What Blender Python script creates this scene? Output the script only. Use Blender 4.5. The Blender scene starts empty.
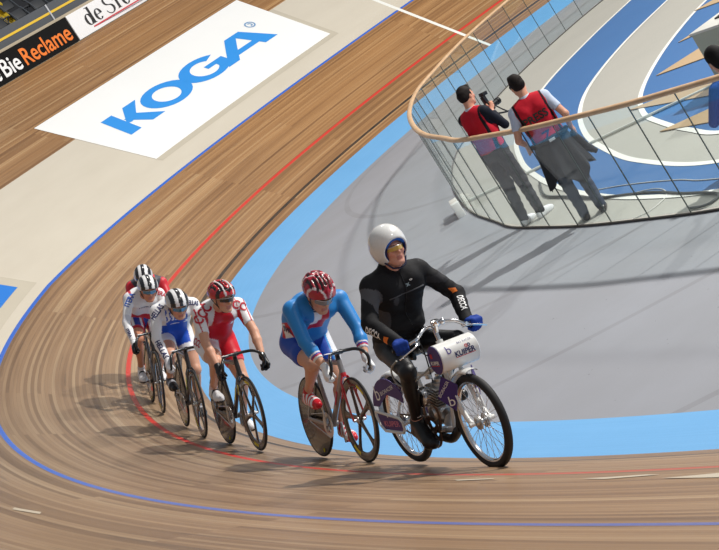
import bpy, bmesh, math, random
import numpy as np
from mathutils import Vector, Matrix
from mathutils.bvhtree import BVHTree
random.seed(7)
rng = np.random.default_rng(5)
scn = bpy.context.scene
COL = scn.collection
PI = math.pi

# ------------------------------------------------------------------ camera
cam_d = bpy.data.cameras.new('viewpoint'); cam = bpy.data.objects.new('viewpoint', cam_d); COL.objects.link(cam)
_r = Vector((-0.58855706, -0.60911807, -0.53157856)); _u = Vector((-0.22375616, -0.50910757, 0.8311093)); _f = Vector((0.77687436, -0.60809922, -0.16334494))
m = Matrix.Identity(4)
for i in range(3):
    m[i][0] = _r[i]; m[i][1] = _u[i]; m[i][2] = -_f[i]
m.translation = Vector((-26.7925814, 26.96075201, 3.81880106))
cam.matrix_world = m
cam_d.sensor_width = 36.0; cam_d.lens = 1765.54 / 719 * 36; cam_d.clip_end = 300
scn.camera = cam

# ------------------------------------------------------------------ exposure, world, lamps
scn.view_settings.view_transform = 'Standard'; scn.view_settings.look = 'None'
scn.view_settings.gamma = 1; scn.view_settings.use_curve_mapping = False
scn.view_settings.exposure = 0.0
world = bpy.data.worlds.new('hall_light'); scn.world = world; world.use_nodes = True
world.node_tree.nodes['Background'].inputs[0].default_value = (0.86, 0.92, 1.0, 1)
world.node_tree.nodes['Background'].inputs[1].default_value = 0.25
def lamp(name, loc, power, size, target, col=(1, .96, .9), spread=180):
    d = bpy.data.lights.new(name, 'AREA'); d.shape = 'DISK'; d.size = size; d.energy = power; d.color = col; d.spread = math.radians(spread)
    o = bpy.data.objects.new(name, d); COL.objects.link(o); o.location = loc
    o.rotation_euler = (Vector(target) - Vector(loc)).to_track_quat('-Z', 'Y').to_euler()
    return o
lamp('ceiling_lamp_key', (-23, 5.6, 12.8), 3900, .55, (-15, 18, 0))
lamp('ceiling_lamp_far', (-14, -10, 13), 3800, 1.0, (0, 8, 2))
lamp('ceiling_lamp_centre', (-8, 6, 14), 500, 2.5, (-4, 12, 1))
lamp('ceiling_lamp_near', (-32, 14, 13), 350, 1.5, (-20, 21, 0))

# ------------------------------------------------------------------ object helpers
def tag(o, label=None, cat=None, group=None, kind=None):
    if label: o['label'] = label
    if cat: o['category'] = cat
    if group: o['group'] = group
    if kind: o['kind'] = kind
    return o
def empty(name, M=None):
    o = bpy.data.objects.new(name, None); COL.objects.link(o); o.empty_display_size = .1
    if M is not None: o.matrix_world = M
    return o
def link(name, me, mat, parent=None, smooth=True):
    o = bpy.data.objects.new(name, me); COL.objects.link(o)
    if parent is not None: o.parent = parent
    for k in (mat if isinstance(mat, (list, tuple)) else [mat]):
        if k: me.materials.append(k)
    if smooth and len(me.polygons): me.polygons.foreach_set('use_smooth', [True] * len(me.polygons))
    return o

class MB:
    """collects simple shapes into one mesh"""
    def __init__(s): s.v = []; s.f = []; s.m = []; s.cur = 0
    def add(s, V, F):
        n = len(s.v); s.v += [tuple(map(float, a)) for a in V]; s.f += [tuple(int(i) + n for i in f) for f in F]; s.m += [s.cur] * len(F); return s
    def mat(s, i): s.cur = i; return s
    def box(s, c, d, R=None, bev=0.0):
        bm = bmesh.new(); bmesh.ops.create_cube(bm, size=1)
        for v in bm.verts: v.co = Vector((v.co[0] * d[0], v.co[1] * d[1], v.co[2] * d[2]))
        if bev > 0: bmesh.ops.bevel(bm, geom=bm.edges[:], offset=bev, segments=2, affect='EDGES', profile=.5)
        R = R or Matrix.Identity(3)
        V = [Vector(c) + R @ v.co for v in bm.verts]; bm.verts.index_update()
        F = [[v.index for v in f.verts] for f in bm.faces]; bm.free(); return s.add(V, F)
    def tube(s, pts, r, n=10, cap=True, flat=None):
        """swept tube; r scalar or list; flat=(ky,kz) squashes the section, ky across Y"""
        P = [Vector(p) for p in pts]; N = len(P)
        rs = [r] * N if not isinstance(r, (list, tuple)) else list(r)
        T = []
        for i in range(N):
            a = P[max(0, i - 1)]; b = P[min(N - 1, i + 1)]; t = (b - a)
            T.append(t.normalized() if t.length > 1e-9 else Vector((1, 0, 0)))
        ref = Vector((0, 1, 0)) if abs(T[0].y) < .9 else Vector((0, 0, 1))
        V = []; F = []; U = (ref - T[0] * ref.dot(T[0])).normalized()
        for i in range(N):
            U = (U - T[i] * U.dot(T[i])).normalized(); W = T[i].cross(U)
            ku, kw = flat if flat else (1, 1)
            for k in range(n):
                a = 2 * PI * k / n; V.append(P[i] + U * (math.cos(a) * rs[i] * ku) + W * (math.sin(a) * rs[i] * kw))
        for i in range(N - 1):
            for k in range(n):
                F.append((i * n + k, i * n + (k + 1) % n, (i + 1) * n + (k + 1) % n, (i + 1) * n + k))
        if cap: F.append(tuple(range(n))[::-1]); F.append(tuple((N - 1) * n + k for k in range(n)))
        return s.add(V, F)
    def lathe(s, prof, c, axis=(0, 1, 0), n=32, closed=False, a0=0., a1=2 * PI):
        """prof: list of (radius, offset along axis)"""
        A = Vector(axis).normalized(); U = A.orthogonal().normalized()
        if abs(A.y) > .99: U = Vector((1, 0, 0))
        W = A.cross(U); full = abs(a1 - a0) > 2 * PI - 1e-6; m_ = n if full else n + 1
        V = []; F = []; k = len(prof)
        for i in range(m_):
            a = a0 + (a1 - a0) * i / n; d = U * math.cos(a) + W * math.sin(a)
            for (r, h) in prof: V.append(Vector(c) + d * r + A * h)
        for i in range(n):
            j = (i + 1) % m_
            for q in range(k if closed else k - 1):
                p = (q + 1) % k; F.append((i * k + q, i * k + p, j * k + p, j * k + q))
        return s.add(V, F)
    def cyl(s, a, b, r, n=20): return s.tube([a, b], r, n)
    def prism(s, poly, origin, X, Y, thick):
        """polygon in the X,Y plane extruded along X x Y"""
        X = Vector(X).normalized(); Y = Vector(Y).normalized(); N = X.cross(Y); o = Vector(origin); n = len(poly)
        V = [o + X * p[0] + Y * p[1] - N * thick / 2 for p in poly] + [o + X * p[0] + Y * p[1] + N * thick / 2 for p in poly]
        F = [tuple(range(n))[::-1], tuple(range(n, 2 * n))] + [(i, (i + 1) % n, n + (i + 1) % n, n + i) for i in range(n)]
        return s.add(V, F)
    def sphere(s, c, rad, n=16):
        rad = (rad,) * 3 if not isinstance(rad, (tuple, list)) else rad; V = []; F = []
        for i in range(n // 2 + 1):
            t = PI * i / (n // 2)
            for k in range(n):
                a = 2 * PI * k / n; V.append((c[0] + rad[0] * math.sin(t) * math.cos(a), c[1] + rad[1] * math.sin(t) * math.sin(a), c[2] + rad[2] * math.cos(t)))
        for i in range(n // 2):
            for k in range(n): F.append((i * n + k, (i + 1) * n + k, (i + 1) * n + (k + 1) % n, i * n + (k + 1) % n))
        return s.add(V, F)
    def build(s, name, mat, parent=None, smooth=True, label=None, fix=True):
        me = bpy.data.meshes.new(name); me.from_pydata(s.v, [], s.f)
        if fix:
            bm = bmesh.new(); bm.from_mesh(me); bmesh.ops.remove_doubles(bm, verts=bm.verts, dist=1e-6); bmesh.ops.recalc_face_normals(bm, faces=bm.faces); 
            bm.to_mesh(me); bm.free()
        o = link(name, me, mat, parent, smooth)
        if isinstance(mat, (list, tuple)) and len(me.polygons) == len(s.m): me.polygons.foreach_set('material_index', s.m)
        if smooth:
            try: me.set_sharp_from_angle(angle=math.radians(40))
            except Exception: pass
        if label: o['label'] = label
        return o

# ------------------------------------------------------------------ materials
MATS = {}
def mat(name, col, rough=.5, metal=0., spec=.5, bump=0., coat=0., var=0., scale=30.):
    if name in MATS: return MATS[name]
    M_ = bpy.data.materials.new(name); M_.use_nodes = True; nt = M_.node_tree; b = nt.nodes['Principled BSDF']
    b.inputs['Base Color'].default_value = (*col, 1); b.inputs['Roughness'].default_value = rough; b.inputs['Metallic'].default_value = metal
    b.inputs['Specular IOR Level'].default_value = spec; b.inputs['Coat Weight'].default_value = coat
    tc = nt.nodes.new('ShaderNodeTexCoord'); nz = nt.nodes.new('ShaderNodeTexNoise'); nz.inputs['Scale'].default_value = scale; nz.inputs['Detail'].default_value = 4
    nt.links.new(tc.outputs['Object'], nz.inputs['Vector'])
    hs = nt.nodes.new('ShaderNodeHueSaturation'); hs.inputs['Color'].default_value = (*col, 1)
    mr = nt.nodes.new('ShaderNodeMapRange'); mr.inputs['To Min'].default_value = 1 - max(var, .03); mr.inputs['To Max'].default_value = 1 + max(var, .03)
    nt.links.new(nz.outputs['Fac'], mr.inputs['Value']); nt.links.new(mr.outputs['Result'], hs.inputs['Value']); nt.links.new(hs.outputs['Color'], b.inputs['Base Color'])
    if bump:
        bp = nt.nodes.new('ShaderNodeBump'); bp.inputs['Strength'].default_value = bump; bp.inputs['Distance'].default_value = .01
        nt.links.new(nz.outputs['Fac'], bp.inputs['Height']); nt.links.new(bp.outputs['Normal'], b.inputs['Normal'])
    MATS[name] = M_; return M_
def srgb(r, g, b):
    f = lambda c: (c / 255) / 12.92 if c <= 10 else (((c / 255) + .055) / 1.055) ** 2.4
    return (f(r), f(g), f(b))
def vcol_mat(name, rough=.5, spec=.5, coat=0., sss=0., bump=0., bscale=60.):
    if name in MATS: return MATS[name]
    M_ = bpy.data.materials.new(name); M_.use_nodes = True; nt = M_.node_tree; b = nt.nodes['Principled BSDF']
    at = nt.nodes.new('ShaderNodeAttribute'); at.attribute_name = 'Col'
    tc = nt.nodes.new('ShaderNodeTexCoord'); nz = nt.nodes.new('ShaderNodeTexNoise'); nz.inputs['Scale'].default_value = bscale; nt.links.new(tc.outputs['Object'], nz.inputs['Vector'])
    mr = nt.nodes.new('ShaderNodeMapRange'); mr.inputs['To Min'].default_value = .93; mr.inputs['To Max'].default_value = 1.07; nt.links.new(nz.outputs['Fac'], mr.inputs['Value'])
    hs = nt.nodes.new('ShaderNodeHueSaturation'); nt.links.new(at.outputs['Color'], hs.inputs['Color']); nt.links.new(mr.outputs['Result'], hs.inputs['Value'])
    nt.links.new(hs.outputs['Color'], b.inputs['Base Color'])
    b.inputs['Roughness'].default_value = rough; b.inputs['Specular IOR Level'].default_value = spec; b.inputs['Coat Weight'].default_value = coat
    if sss: b.inputs['Subsurface Weight'].default_value = sss; b.inputs['Subsurface Radius'].default_value = (.01, .004, .002); b.inputs['Subsurface Scale'].default_value = 1
    if bump:
        bp = nt.nodes.new('ShaderNodeBump'); bp.inputs['Strength'].default_value = bump; bp.inputs['Distance'].default_value = .01
        nt.links.new(nz.outputs['Fac'], bp.inputs['Height']); nt.links.new(bp.outputs['Normal'], b.inputs['Normal'])
    MATS[name] = M_; return M_
white = mat('white_paint', srgb(235, 235, 232), .35, coat=.3)
black = mat('black_plastic', srgb(22, 22, 25), .4)
rubber = mat('black_rubber', srgb(30, 30, 32), .7)
chrome = mat('chrome', (.75, .75, .77), .18, 1.)
steel = mat('dull_steel', (.60, .60, .60), .38, 1.)
carbon = mat('dark_carbon', srgb(38, 32, 30), .28, coat=.5)
brown_carbon = mat('brown_carbon', srgb(46, 35, 28), .25, coat=.6, var=.15, scale=90)
rust = mat('worn_brown_metal', srgb(105, 80, 66), .45, .5, var=.2)
red_paint = mat('red_paint', srgb(190, 22, 36), .3, coat=.5)
yellow = mat('yellow_print', srgb(225, 205, 30), .45)
purple = mat('purple_print', srgb(56, 30, 112), .45)
navy_ink = mat('navy_ink', srgb(35, 38, 95), .5)
red_ink = mat('red_ink', srgb(196, 30, 52), .5)
white_ink = mat('white_ink', srgb(240, 240, 240), .5)
black_ink = mat('black_ink', srgb(20, 20, 22), .5)
blue_ink = mat('blue_ink', srgb(30, 88, 190), .5)

# ------------------------------------------------------------------ lettering
def text_mesh(body, bold=0., sub=0):
    """returns verts (x,y) normalised to height 1 of capital, width, and faces"""
    c = bpy.data.curves.new('t', 'FONT'); c.body = body; c.size = 1; c.offset = bold; c.resolution_u = 3; c.fill_mode = 'FRONT'
    o = bpy.data.objects.new('t', c); COL.objects.link(o)
    dg = bpy.context.evaluated_depsgraph_get(); me = bpy.data.meshes.new_from_object(o.evaluated_get(dg))
    bpy.data.objects.remove(o); bm = bmesh.new(); bm.from_mesh(me); bpy.data.meshes.remove(me)
    bmesh.ops.triangulate(bm, faces=bm.faces)
    for _ in range(sub): bmesh.ops.subdivide_edges(bm, edges=bm.edges[:], cuts=1, use_grid_fill=True)
    bm.verts.index_update(); V = np.array([v.co[:2] for v in bm.verts]); F = [[v.index for v in f.verts] for f in bm.faces]; bm.free()
    V[:, 0] -= V[:, 0].min(); V /= .73
    return V, F
def text_flat(name, body, M_, h, w, material, parent=None, bold=0.):
    """flat text: origin at left of baseline, X right, Y up (matrix M_), height h, total width w"""
    V, F = text_mesh(body, bold); sx = w / V[:, 0].max()
    P = [M_ @ Vector((a * sx, b * h, 0)) for a, b in V]
    mb = MB().add(P, F); o = mb.build(name, material, parent, smooth=False, fix=False); return o
def text_on(name, body, bvh, origin, X, Y, h, w, material, parent, bold=0., off=.003, arc=0.):
    """lettering laid on a garment: projected along -(X x Y) on to the surface"""
    V, F = text_mesh(body, bold, 2); sx = w / V[:, 0].max()
    X = Vector(X).normalized(); Y = Vector(Y); Y = (Y - X * Y.dot(X)).normalized(); N = X.cross(Y); o = Vector(origin); P = []
    for a, b in V:
        x = a * sx; y = b * h
        p = o + X * (x - w / 2) + Y * (y - h / 2) + (Y * (-arc * ((x - w / 2) / (w / 2)) ** 2) if arc else Vector((0, 0, 0)))
        hit, nn, _, d = bvh.ray_cast(p + N * .12, -N, .3)
        if hit is None: hit, nn, _, d = bvh.find_nearest(p)
        P.append(hit + N * off)
    return MB().add(P, F).build(name, material, parent, smooth=False, fix=False)
def glyph_mesh(polys):
    """polys: list of outlines (lists of x,y) or ('ring',cx,cy,rx,ry,ix,iy,a0,a1) -> verts, faces, subdivided"""
    V = []; F = []
    for p in polys:
        if p[0] == 'ring':
            _, cx, cy, rx, ry, ix, iy, a0, a1 = p; n = 28; b = len(V)
            for i in range(n + 1):
                a = math.radians(a0 + (a1 - a0) * i / n); V += [(cx + rx * math.cos(a), cy + ry * math.sin(a)), (cx + ix * math.cos(a), cy + iy * math.sin(a))]
            for i in range(n): F.append((b + 2 * i, b + 2 * i + 2, b + 2 * i + 3, b + 2 * i + 1))
        else:
            b = len(V); V += list(p); F.append(tuple(range(b, b + len(p))))
    bm = bmesh.new(); vs = [bm.verts.new((x, y, 0)) for x, y in V]
    for f in F: bm.faces.new([vs[i] for i in f])
    bmesh.ops.triangulate(bm, faces=bm.faces); bmesh.ops.subdivide_edges(bm, edges=bm.edges[:], cuts=3, use_grid_fill=True)
    bm.verts.index_update(); V = [tuple(v.co[:2]) for v in bm.verts]; F = [[v.index for v in f.verts] for f in bm.faces]; bm.free(); return V, F

# ------------------------------------------------------------------ velodrome surface: s runs along the bend, w up the slope
LS, LC, B0, B1, CS, WC = 35.7288, 30.8824, 0.27360796, 0.71631718, 0.44351314, 0.71615923
def _mk():
    N = 2401; s = np.linspace(-62.5, 62.5, N); Lb = 125 - LS; km = PI / (Lb - LC)
    k = np.clip((Lb / 2 - np.abs(s)) / LC, 0, 1) * km
    th = np.concatenate([[0], np.cumsum((k[1:] + k[:-1]) / 2 * np.diff(s))]); th -= np.interp(0, s, th)
    hx = -np.sin(th); hy = np.cos(th)
    x = np.concatenate([[0], np.cumsum((hx[1:] + hx[:-1]) / 2 * np.diff(s))]); y = np.concatenate([[0], np.cumsum((hy[1:] + hy[:-1]) / 2 * np.diff(s))])
    return s, x - np.interp(0, s, x), y - np.interp(0, s, y), -hy, hx, k / km
_s, _x, _y, _nx, _ny, _k = _mk()
def trk(s, w, off=0.):
    s = np.asarray(s, float); w = np.asarray(w, float); ip = lambda a: np.interp(s, _s, a)
    be = B0 + (B1 - B0) * ip(_k); bc = be * CS; ze = WC * np.sin(bc)
    up = w >= 0
    d = np.where(up, w * np.cos(be), w * np.cos(bc)); z = np.where(up, ze + w * np.sin(be), ze + w * np.sin(bc))
    bb = np.where(up, be, bc)
    nx, ny = ip(_nx), ip(_ny)
    P = np.stack([ip(_x) - nx * d + nx * np.sin(bb) * off, ip(_y) - ny * d + ny * np.sin(bb) * off, z + np.cos(bb) * off], -1)
    return P
def strip(name, svals, wvals, off, material, parent=None, thick=0.):
    S_, W_ = np.meshgrid(svals, wvals, indexing='ij'); P = trk(S_, W_, off).reshape(-1, 3); ns, nw = S_.shape
    F = [(i * nw + j, (i + 1) * nw + j, (i + 1) * nw + j + 1, i * nw + j + 1) for i in range(ns - 1) for j in range(nw - 1)]
    me = bpy.data.meshes.new(name); me.from_pydata(P.tolist(), [], F); uv = me.uv_layers.new(name='UVMap')
    vi = np.zeros(len(me.loops), int); me.loops.foreach_get('vertex_index', vi)
    U = np.stack([S_.reshape(-1)[vi], W_.reshape(-1)[vi]], 1); uv.data.foreach_set('uv', U.reshape(-1).astype(np.float32))
    o = link(name, me, material, parent)
    return o
def on_track(name, V, F, material, parent, off):
    P = trk([v[0] for v in V], [v[1] for v in V], off); return MB().add(P, F).build(name, material, parent, smooth=False, fix=False)

# ================================================================== SETTING
class NG:
    def __init__(s, name):
        s.m = bpy.data.materials.new(name); s.m.use_nodes = True; s.nt = s.m.node_tree; s.b = s.nt.nodes['Principled BSDF']
    def n(s, t, **k):
        nd = s.nt.nodes.new(t)
        for a, v in k.items(): setattr(nd, a, v)
        return nd
    def l(s, a, b): s.nt.links.new(a, b)
    def math(s, op, a, b=None):
        nd = s.n('ShaderNodeMath', operation=op)
        for i, v in enumerate((a, b)):
            if v is None: continue
            if isinstance(v, (int, float)): nd.inputs[i].default_value = v
            else: s.l(v, nd.inputs[i])
        return nd.outputs[0]
    def mix(s, f, a, b, mode='MIX'):
        nd = s.n('ShaderNodeMix', data_type='RGBA', blend_type=mode)
        for i, v in ((0, f), (6, a), (7, b)):
            if isinstance(v, (int, float)): nd.inputs[i].default_value = v
            elif isinstance(v, tuple): nd.inputs[i].default_value = (*v, 1)
            else: s.l(v, nd.inputs[i])
        return nd.outputs[2]
    def noise(s, vec, scale, detail=4, rough=.5):
        nd = s.n('ShaderNodeTexNoise'); nd.inputs['Scale'].default_value = scale; nd.inputs['Detail'].default_value = detail; nd.inputs['Roughness'].default_value = rough; s.l(vec, nd.inputs['Vector']); return nd.outputs['Fac']
    def scaled(s, vec, sc):
        nd = s.n('ShaderNodeVectorMath', operation='MULTIPLY'); s.l(vec, nd.inputs[0]); nd.inputs[1].default_value = sc; return nd.outputs[0]
    def ramp(s, f, stops):
        nd = s.n('ShaderNodeValToRGB'); r = nd.color_ramp
        r.elements[0].position, r.elements[0].color = stops[0][0], (*stops[0][1], 1); r.elements[1].position, r.elements[1].color = stops[-1][0], (*stops[-1][1], 1)
        for p, c in stops[1:-1]: e = r.elements.new(p); e.color = (*c, 1)
        s.l(f, nd.inputs[0]); return nd.outputs[0]

def wood_track():
    g = NG('track_boards'); uv = g.n('ShaderNodeUVMap').outputs[0]
    sp = g.n('ShaderNodeSeparateXYZ'); g.l(uv, sp.inputs[0]); S_, W_ = sp.outputs[0], sp.outputs[1]
    br = g.n('ShaderNodeTexBrick'); br.inputs['Scale'].default_value = 1; br.inputs['Brick Width'].default_value = 7.5; br.inputs['Row Height'].default_value = .04
    br.inputs['Mortar Size'].default_value = .0012; br.inputs['Mortar Smooth'].default_value = .3; br.offset = .37; br.offset_frequency = 3
    br.inputs['Color1'].default_value = (0, 0, 0, 1); br.inputs['Color2'].default_value = (1, 1, 1, 1); br.inputs['Mortar'].default_value = (.5, .5, .5, 1); g.l(uv, br.inputs['Vector'])
    plank = g.n('ShaderNodeSeparateColor'); g.l(br.outputs['Color'], plank.inputs[0])
    col = g.ramp(plank.outputs[0], [(0, srgb(136, 98, 60)), (.3, srgb(159, 117, 73)), (.6, srgb(168, 126, 81)), (.85, srgb(176, 135, 90)), (1, srgb(188, 152, 109))])
    fine = g.noise(g.scaled(uv, (.5, 60, 1)), 1.0, 5, .6)
    col = g.mix(.4, col, g.ramp(fine, [(.25, (.5, .44, .38)), (.5, (.95, .93, .9)), (.75, (1.25, 1.25, 1.25))]), 'MULTIPLY')
    broad = g.noise(g.scaled(uv, (.22, 5, 1)), 1.0, 4, .6)
    col = g.mix(.6, col, g.ramp(broad, [(.3, (.62, .57, .52)), (.5, (1, 1, 1)), (.7, (1.12, 1.1, 1.05))]), 'MULTIPLY')
    patch = g.noise(g.scaled(uv, (.09, .4, 1)), 1.0, 3, .5)
    col = g.mix(.6, col, g.ramp(patch, [(.35, (.82, .80, .80)), (.6, (1.08, 1.06, 1.03))]), 'MULTIPLY')
    tr = g.noise(g.scaled(uv, (.35, 16, 1)), 1.0, 2, .5)                     # darker tyre streaks along the run of the track
    col = g.mix(g.math('MULTIPLY', g.math('GREATER_THAN', tr, .67), .35), col, srgb(92, 72, 54))
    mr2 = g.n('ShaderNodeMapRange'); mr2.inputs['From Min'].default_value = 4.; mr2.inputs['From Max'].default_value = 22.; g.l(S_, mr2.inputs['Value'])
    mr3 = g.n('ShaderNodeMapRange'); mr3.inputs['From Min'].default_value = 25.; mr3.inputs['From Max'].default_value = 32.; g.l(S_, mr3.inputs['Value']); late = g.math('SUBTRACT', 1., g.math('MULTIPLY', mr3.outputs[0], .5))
    bend_shade = g.math('MULTIPLY', g.math('MULTIPLY', mr2.outputs[0], late), g.math('ADD', .75, g.math('MULTIPLY', broad, .3))); hs = g.n('ShaderNodeHueSaturation'); hs.inputs['Saturation'].default_value = .70; hs.inputs['Hue'].default_value = .508; hs.inputs['Value'].default_value = .72; g.l(col, hs.inputs['Color'])
    col = g.mix(bend_shade, col, hs.outputs[0])                                   # shade over the tight bend, painted into the board colour
    def band(a, b): return g.math('MULTIPLY', g.math('GREATER_THAN', W_, a), g.math('LESS_THAN', W_, b))
    mort = g.math('MULTIPLY', br.outputs['Fac'], .55); col = g.mix(mort, col, srgb(70, 50, 34))
    wear = g.noise(g.scaled(uv, (3, 30, 1)), 1.0, 4, .6); wr = g.math('MULTIPLY', g.math('ADD', .6, g.math('MULTIPLY', wear, .5)), g.math('SUBTRACT', 1.05, g.math('MULTIPLY', mr3.outputs[0], .35)))
    # pale ground for the advertisements: between the blue line and w 4.77, on one stretch
    be = g.math('MULTIPLY', band(2.5, 4.77), g.math('MULTIPLY', g.math('GREATER_THAN', S_, -14.), g.math('LESS_THAN', S_, 19.2)))
    dirt = g.noise(g.scaled(uv, (.5, 2.2, 1)), 1.0, 5, .6)
    col = g.mix(be, col, g.mix(dirt, srgb(200, 191, 174), srgb(215, 207, 191)))
    col = g.mix(g.math('MULTIPLY', band(.19, .245), wr), col, srgb(30, 28, 28))
    col = g.mix(g.math('MULTIPLY', band(.845, .905), wr), col, srgb(206, 40, 34))
    col = g.mix(g.math('MULTIPLY', band(2.445, 2.5), wr), col, srgb(12, 100, 205))
    fin = g.math('MULTIPLY', g.math('MULTIPLY', g.math('GREATER_THAN', S_, -.45), g.math('LESS_THAN', S_, -.37)), g.math('LESS_THAN', W_, 7.3))
    col = g.mix(fin, col, srgb(236, 236, 230))
    g.l(col, g.b.inputs['Base Color'])
    rg = g.n('ShaderNodeMapRange'); rg.inputs['To Min'].default_value = .34; rg.inputs['To Max'].default_value = .5; g.l(fine, rg.inputs['Value']); g.l(rg.outputs[0], g.b.inputs['Roughness'])
    g.b.inputs['Specular IOR Level'].default_value = .45
    bp = g.n('ShaderNodeBump'); bp.inputs['Strength'].default_value = .25; bp.inputs['Distance'].default_value = .003; g.l(fine, bp.inputs['Height']); g.l(bp.outputs[0], g.b.inputs['Normal'])
    return g.m
def floor_mat(name, c1, c2, rough=.6, speck=0.1, marks=False, planks=False):
    g = NG(name); tc = g.n('ShaderNodeTexCoord'); P = tc.outputs['Object']
    a = g.noise(P, .8, 5, .6); col = g.mix(a, c1, c2)
    b_ = g.noise(P, 90, 3, .7); col = g.mix(speck * 2, col, g.ramp(b_, [(.3, (.6, .6, .6)), (.7, (1.3, 1.3, 1.3))]), 'MULTIPLY')
    if marks:   # scuffs and tyre marks
        w = g.n('ShaderNodeTexWave', wave_type='RINGS', rings_direction='SPHERICAL'); w.inputs['Scale'].default_value = .11; w.inputs['Distortion'].default_value = 5; w.inputs['Detail'].default_value = 2; w.inputs['Detail Scale'].default_value = .3
        mp = g.n('ShaderNodeMapping'); mp.inputs['Location'].default_value = (9, -3, 0); g.l(P, mp.inputs[0]); g.l(mp.outputs[0], w.inputs['Vector'])
        k = g.math('MULTIPLY', g.math('GREATER_THAN', w.outputs['Fac'], .997), g.math('MULTIPLY', g.noise(P, 1.3, 2), .55)); col = g.mix(k, col, srgb(120, 118, 122))
        s2 = g.noise(P, 14, 2, .5); col = g.mix(g.math('MULTIPLY', g.math('GREATER_THAN', s2, .76), .5), col, srgb(70, 70, 74))
    if planks:
        uv = g.n('ShaderNodeUVMap').outputs[0]; b2 = g.noise(g.scaled(uv, (.5, 40, 1)), 1.0, 3, .6); col = g.mix(.35, col, g.ramp(b2, [(.3, (.8, .85, .9)), (.7, (1.12, 1.08, 1.05))]), 'MULTIPLY')
    g.l(col, g.b.inputs['Base Color']); g.b.inputs['Roughness'].default_value = rough; g.b.inputs['Specular IOR Level'].default_value = .4
    return g.m
SV = np.arange(-62, 62.01, .25)
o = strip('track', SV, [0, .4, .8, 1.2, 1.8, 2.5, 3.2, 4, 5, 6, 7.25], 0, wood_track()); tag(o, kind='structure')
cote_m = floor_mat('light_blue_paint', srgb(98, 164, 218), srgb(118, 180, 230), .55, .06, planks=True)
o = strip('cote_dazur_band', SV, [0, -.25, -.5, -WC], 0, cote_m); tag(o, kind='structure'); o.name = 'blue_band'

def smooth_curve(pts, n=12, ext=0):
    P = [np.array(p, float) for p in pts]; out = []
    for i in range(len(P) - 1):
        p0 = P[max(0, i - 1)]; p1 = P[i]; p2 = P[i + 1]; p3 = P[min(len(P) - 1, i + 2)]
        # centripetal-like tangents
        d1 = np.linalg.norm(p2 - p1); t1 = (p2 - p0) / max(np.linalg.norm(p2 - p0), 1e-6) * d1; t2 = (p3 - p1) / max(np.linalg.norm(p3 - p1), 1e-6) * d1
        for k in range(n):
            t = k / n; out.append((2 * t**3 - 3 * t**2 + 1) * p1 + (t**3 - 2 * t**2 + t) * t1 + (-2 * t**3 + 3 * t**2) * p2 + (t**3 - t**2) * t2)
    out.append(P[-1]); return np.array(out)
FENCE = [(-26, 17.0), (-20, 16.05), (-16.5, 15.07), (-15.37, 14.66), (-14.03, 14.13), (-12.9, 13.6), (-12.1, 13.2), (-11.4, 12.72), (-10.3, 11.95), (-9.1, 10.95), (-7.7, 9.6), (-6.3, 7.95), (-5.5, 6.6), (-4.65, 5.0), (-4.1, 3.6), (-3.65, 1.9), (-3.35, 0), (-3.2, -8), (-3.2, -20)]
LA = [(-4.9, -20), (-4.9, -1), (-5.3, 1.19), (-5.77, 3.29), (-6.6, 5.76), (-8.2, 8.45), (-9.83, 10.28), (-11.26, 11.56), (-12.21, 12.3), (-13.4, 13.12), (-14.62, 13.83), (-16.26, 14.56), (-19, 15.3), (-26, 16.4)]
LB = [(-7.0, -20), (-7.1, 0), (-7.56, 3.06), (-8.0, 5.1), (-8.8, 7.16), (-9.73, 8.67), (-11.0, 10.17), (-12.21, 11.31), (-13.64, 12.46), (-15.63, 13.62), (-19, 14.5), (-26, 15.2)]
LCV = [(-9.2, -20), (-9.3, 2), (-9.54, 4.71), (-9.8, 5.8), (-10.41, 7.43), (-11.3, 9.16), (-12.2, 10.36), (-13.11, 11.2), (-14.1, 12.0), (-15.0, 12.6), (-18, 13.5), (-26, 14)]
fcurve = smooth_curve(FENCE); ca, cb, cc = smooth_curve(LA), smooth_curve(LB), smooth_curve(LCV)
safe_m = floor_mat('safety_zone_grey', srgb(148, 149, 154), srgb(165, 168, 177), .55, .05, marks=True)
inner_m = floor_mat('infield_grey', srgb(166, 165, 158), srgb(178, 176, 168), .7, .12)
lane_m = floor_mat('lane_blue', srgb(58, 104, 158), srgb(66, 113, 168), .7, .12)
line_m = floor_mat('lane_white', srgb(232, 232, 226), srgb(240, 240, 235), .6, .03)
tan_m = floor_mat('chipboard_tan', srgb(176, 150, 116), srgb(190, 164, 130), .7, .15)
inner_edge = trk(SV, np.full_like(SV, -WC))[:, :2]
poly = [(x, y) for x, y in inner_edge if True]
def flat_poly(name, pts, z, material, thick=.0):
    bm = bmesh.new(); vs = [bm.verts.new((p[0], p[1], z)) for p in pts]; es = [bm.edges.new((vs[i], vs[(i + 1) % len(vs)])) for i in range(len(vs))]
    bmesh.ops.triangle_fill(bm, edges=es, use_beauty=True); me = bpy.data.meshes.new(name); bm.to_mesh(me); bm.free()
    o = link(name, me, material, smooth=False); return o
def resample(c, n):
    d = np.concatenate([[0], np.cumsum(np.linalg.norm(np.diff(c, axis=0), axis=1))]); t = np.linspace(0, d[-1], n); return np.stack([np.interp(t, d, c[:, 0]), np.interp(t, d, c[:, 1])], 1)
def between(name, c1, c2, z, material, n=160):
    a = resample(c1, n); b = resample(c2, n); V = [(*p, z) for p in a] + [(*p, z) for p in b]; F = [(i, i + 1, n + i + 1, n + i) for i in range(n - 1)]
    me = bpy.data.meshes.new(name); me.from_pydata(V, [], F); o = link(name, me, material, smooth=False)
    bm = bmesh.new(); bm.from_mesh(me); bmesh.ops.recalc_face_normals(bm, faces=bm.faces); bm.to_mesh(me); bm.free(); return o
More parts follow.
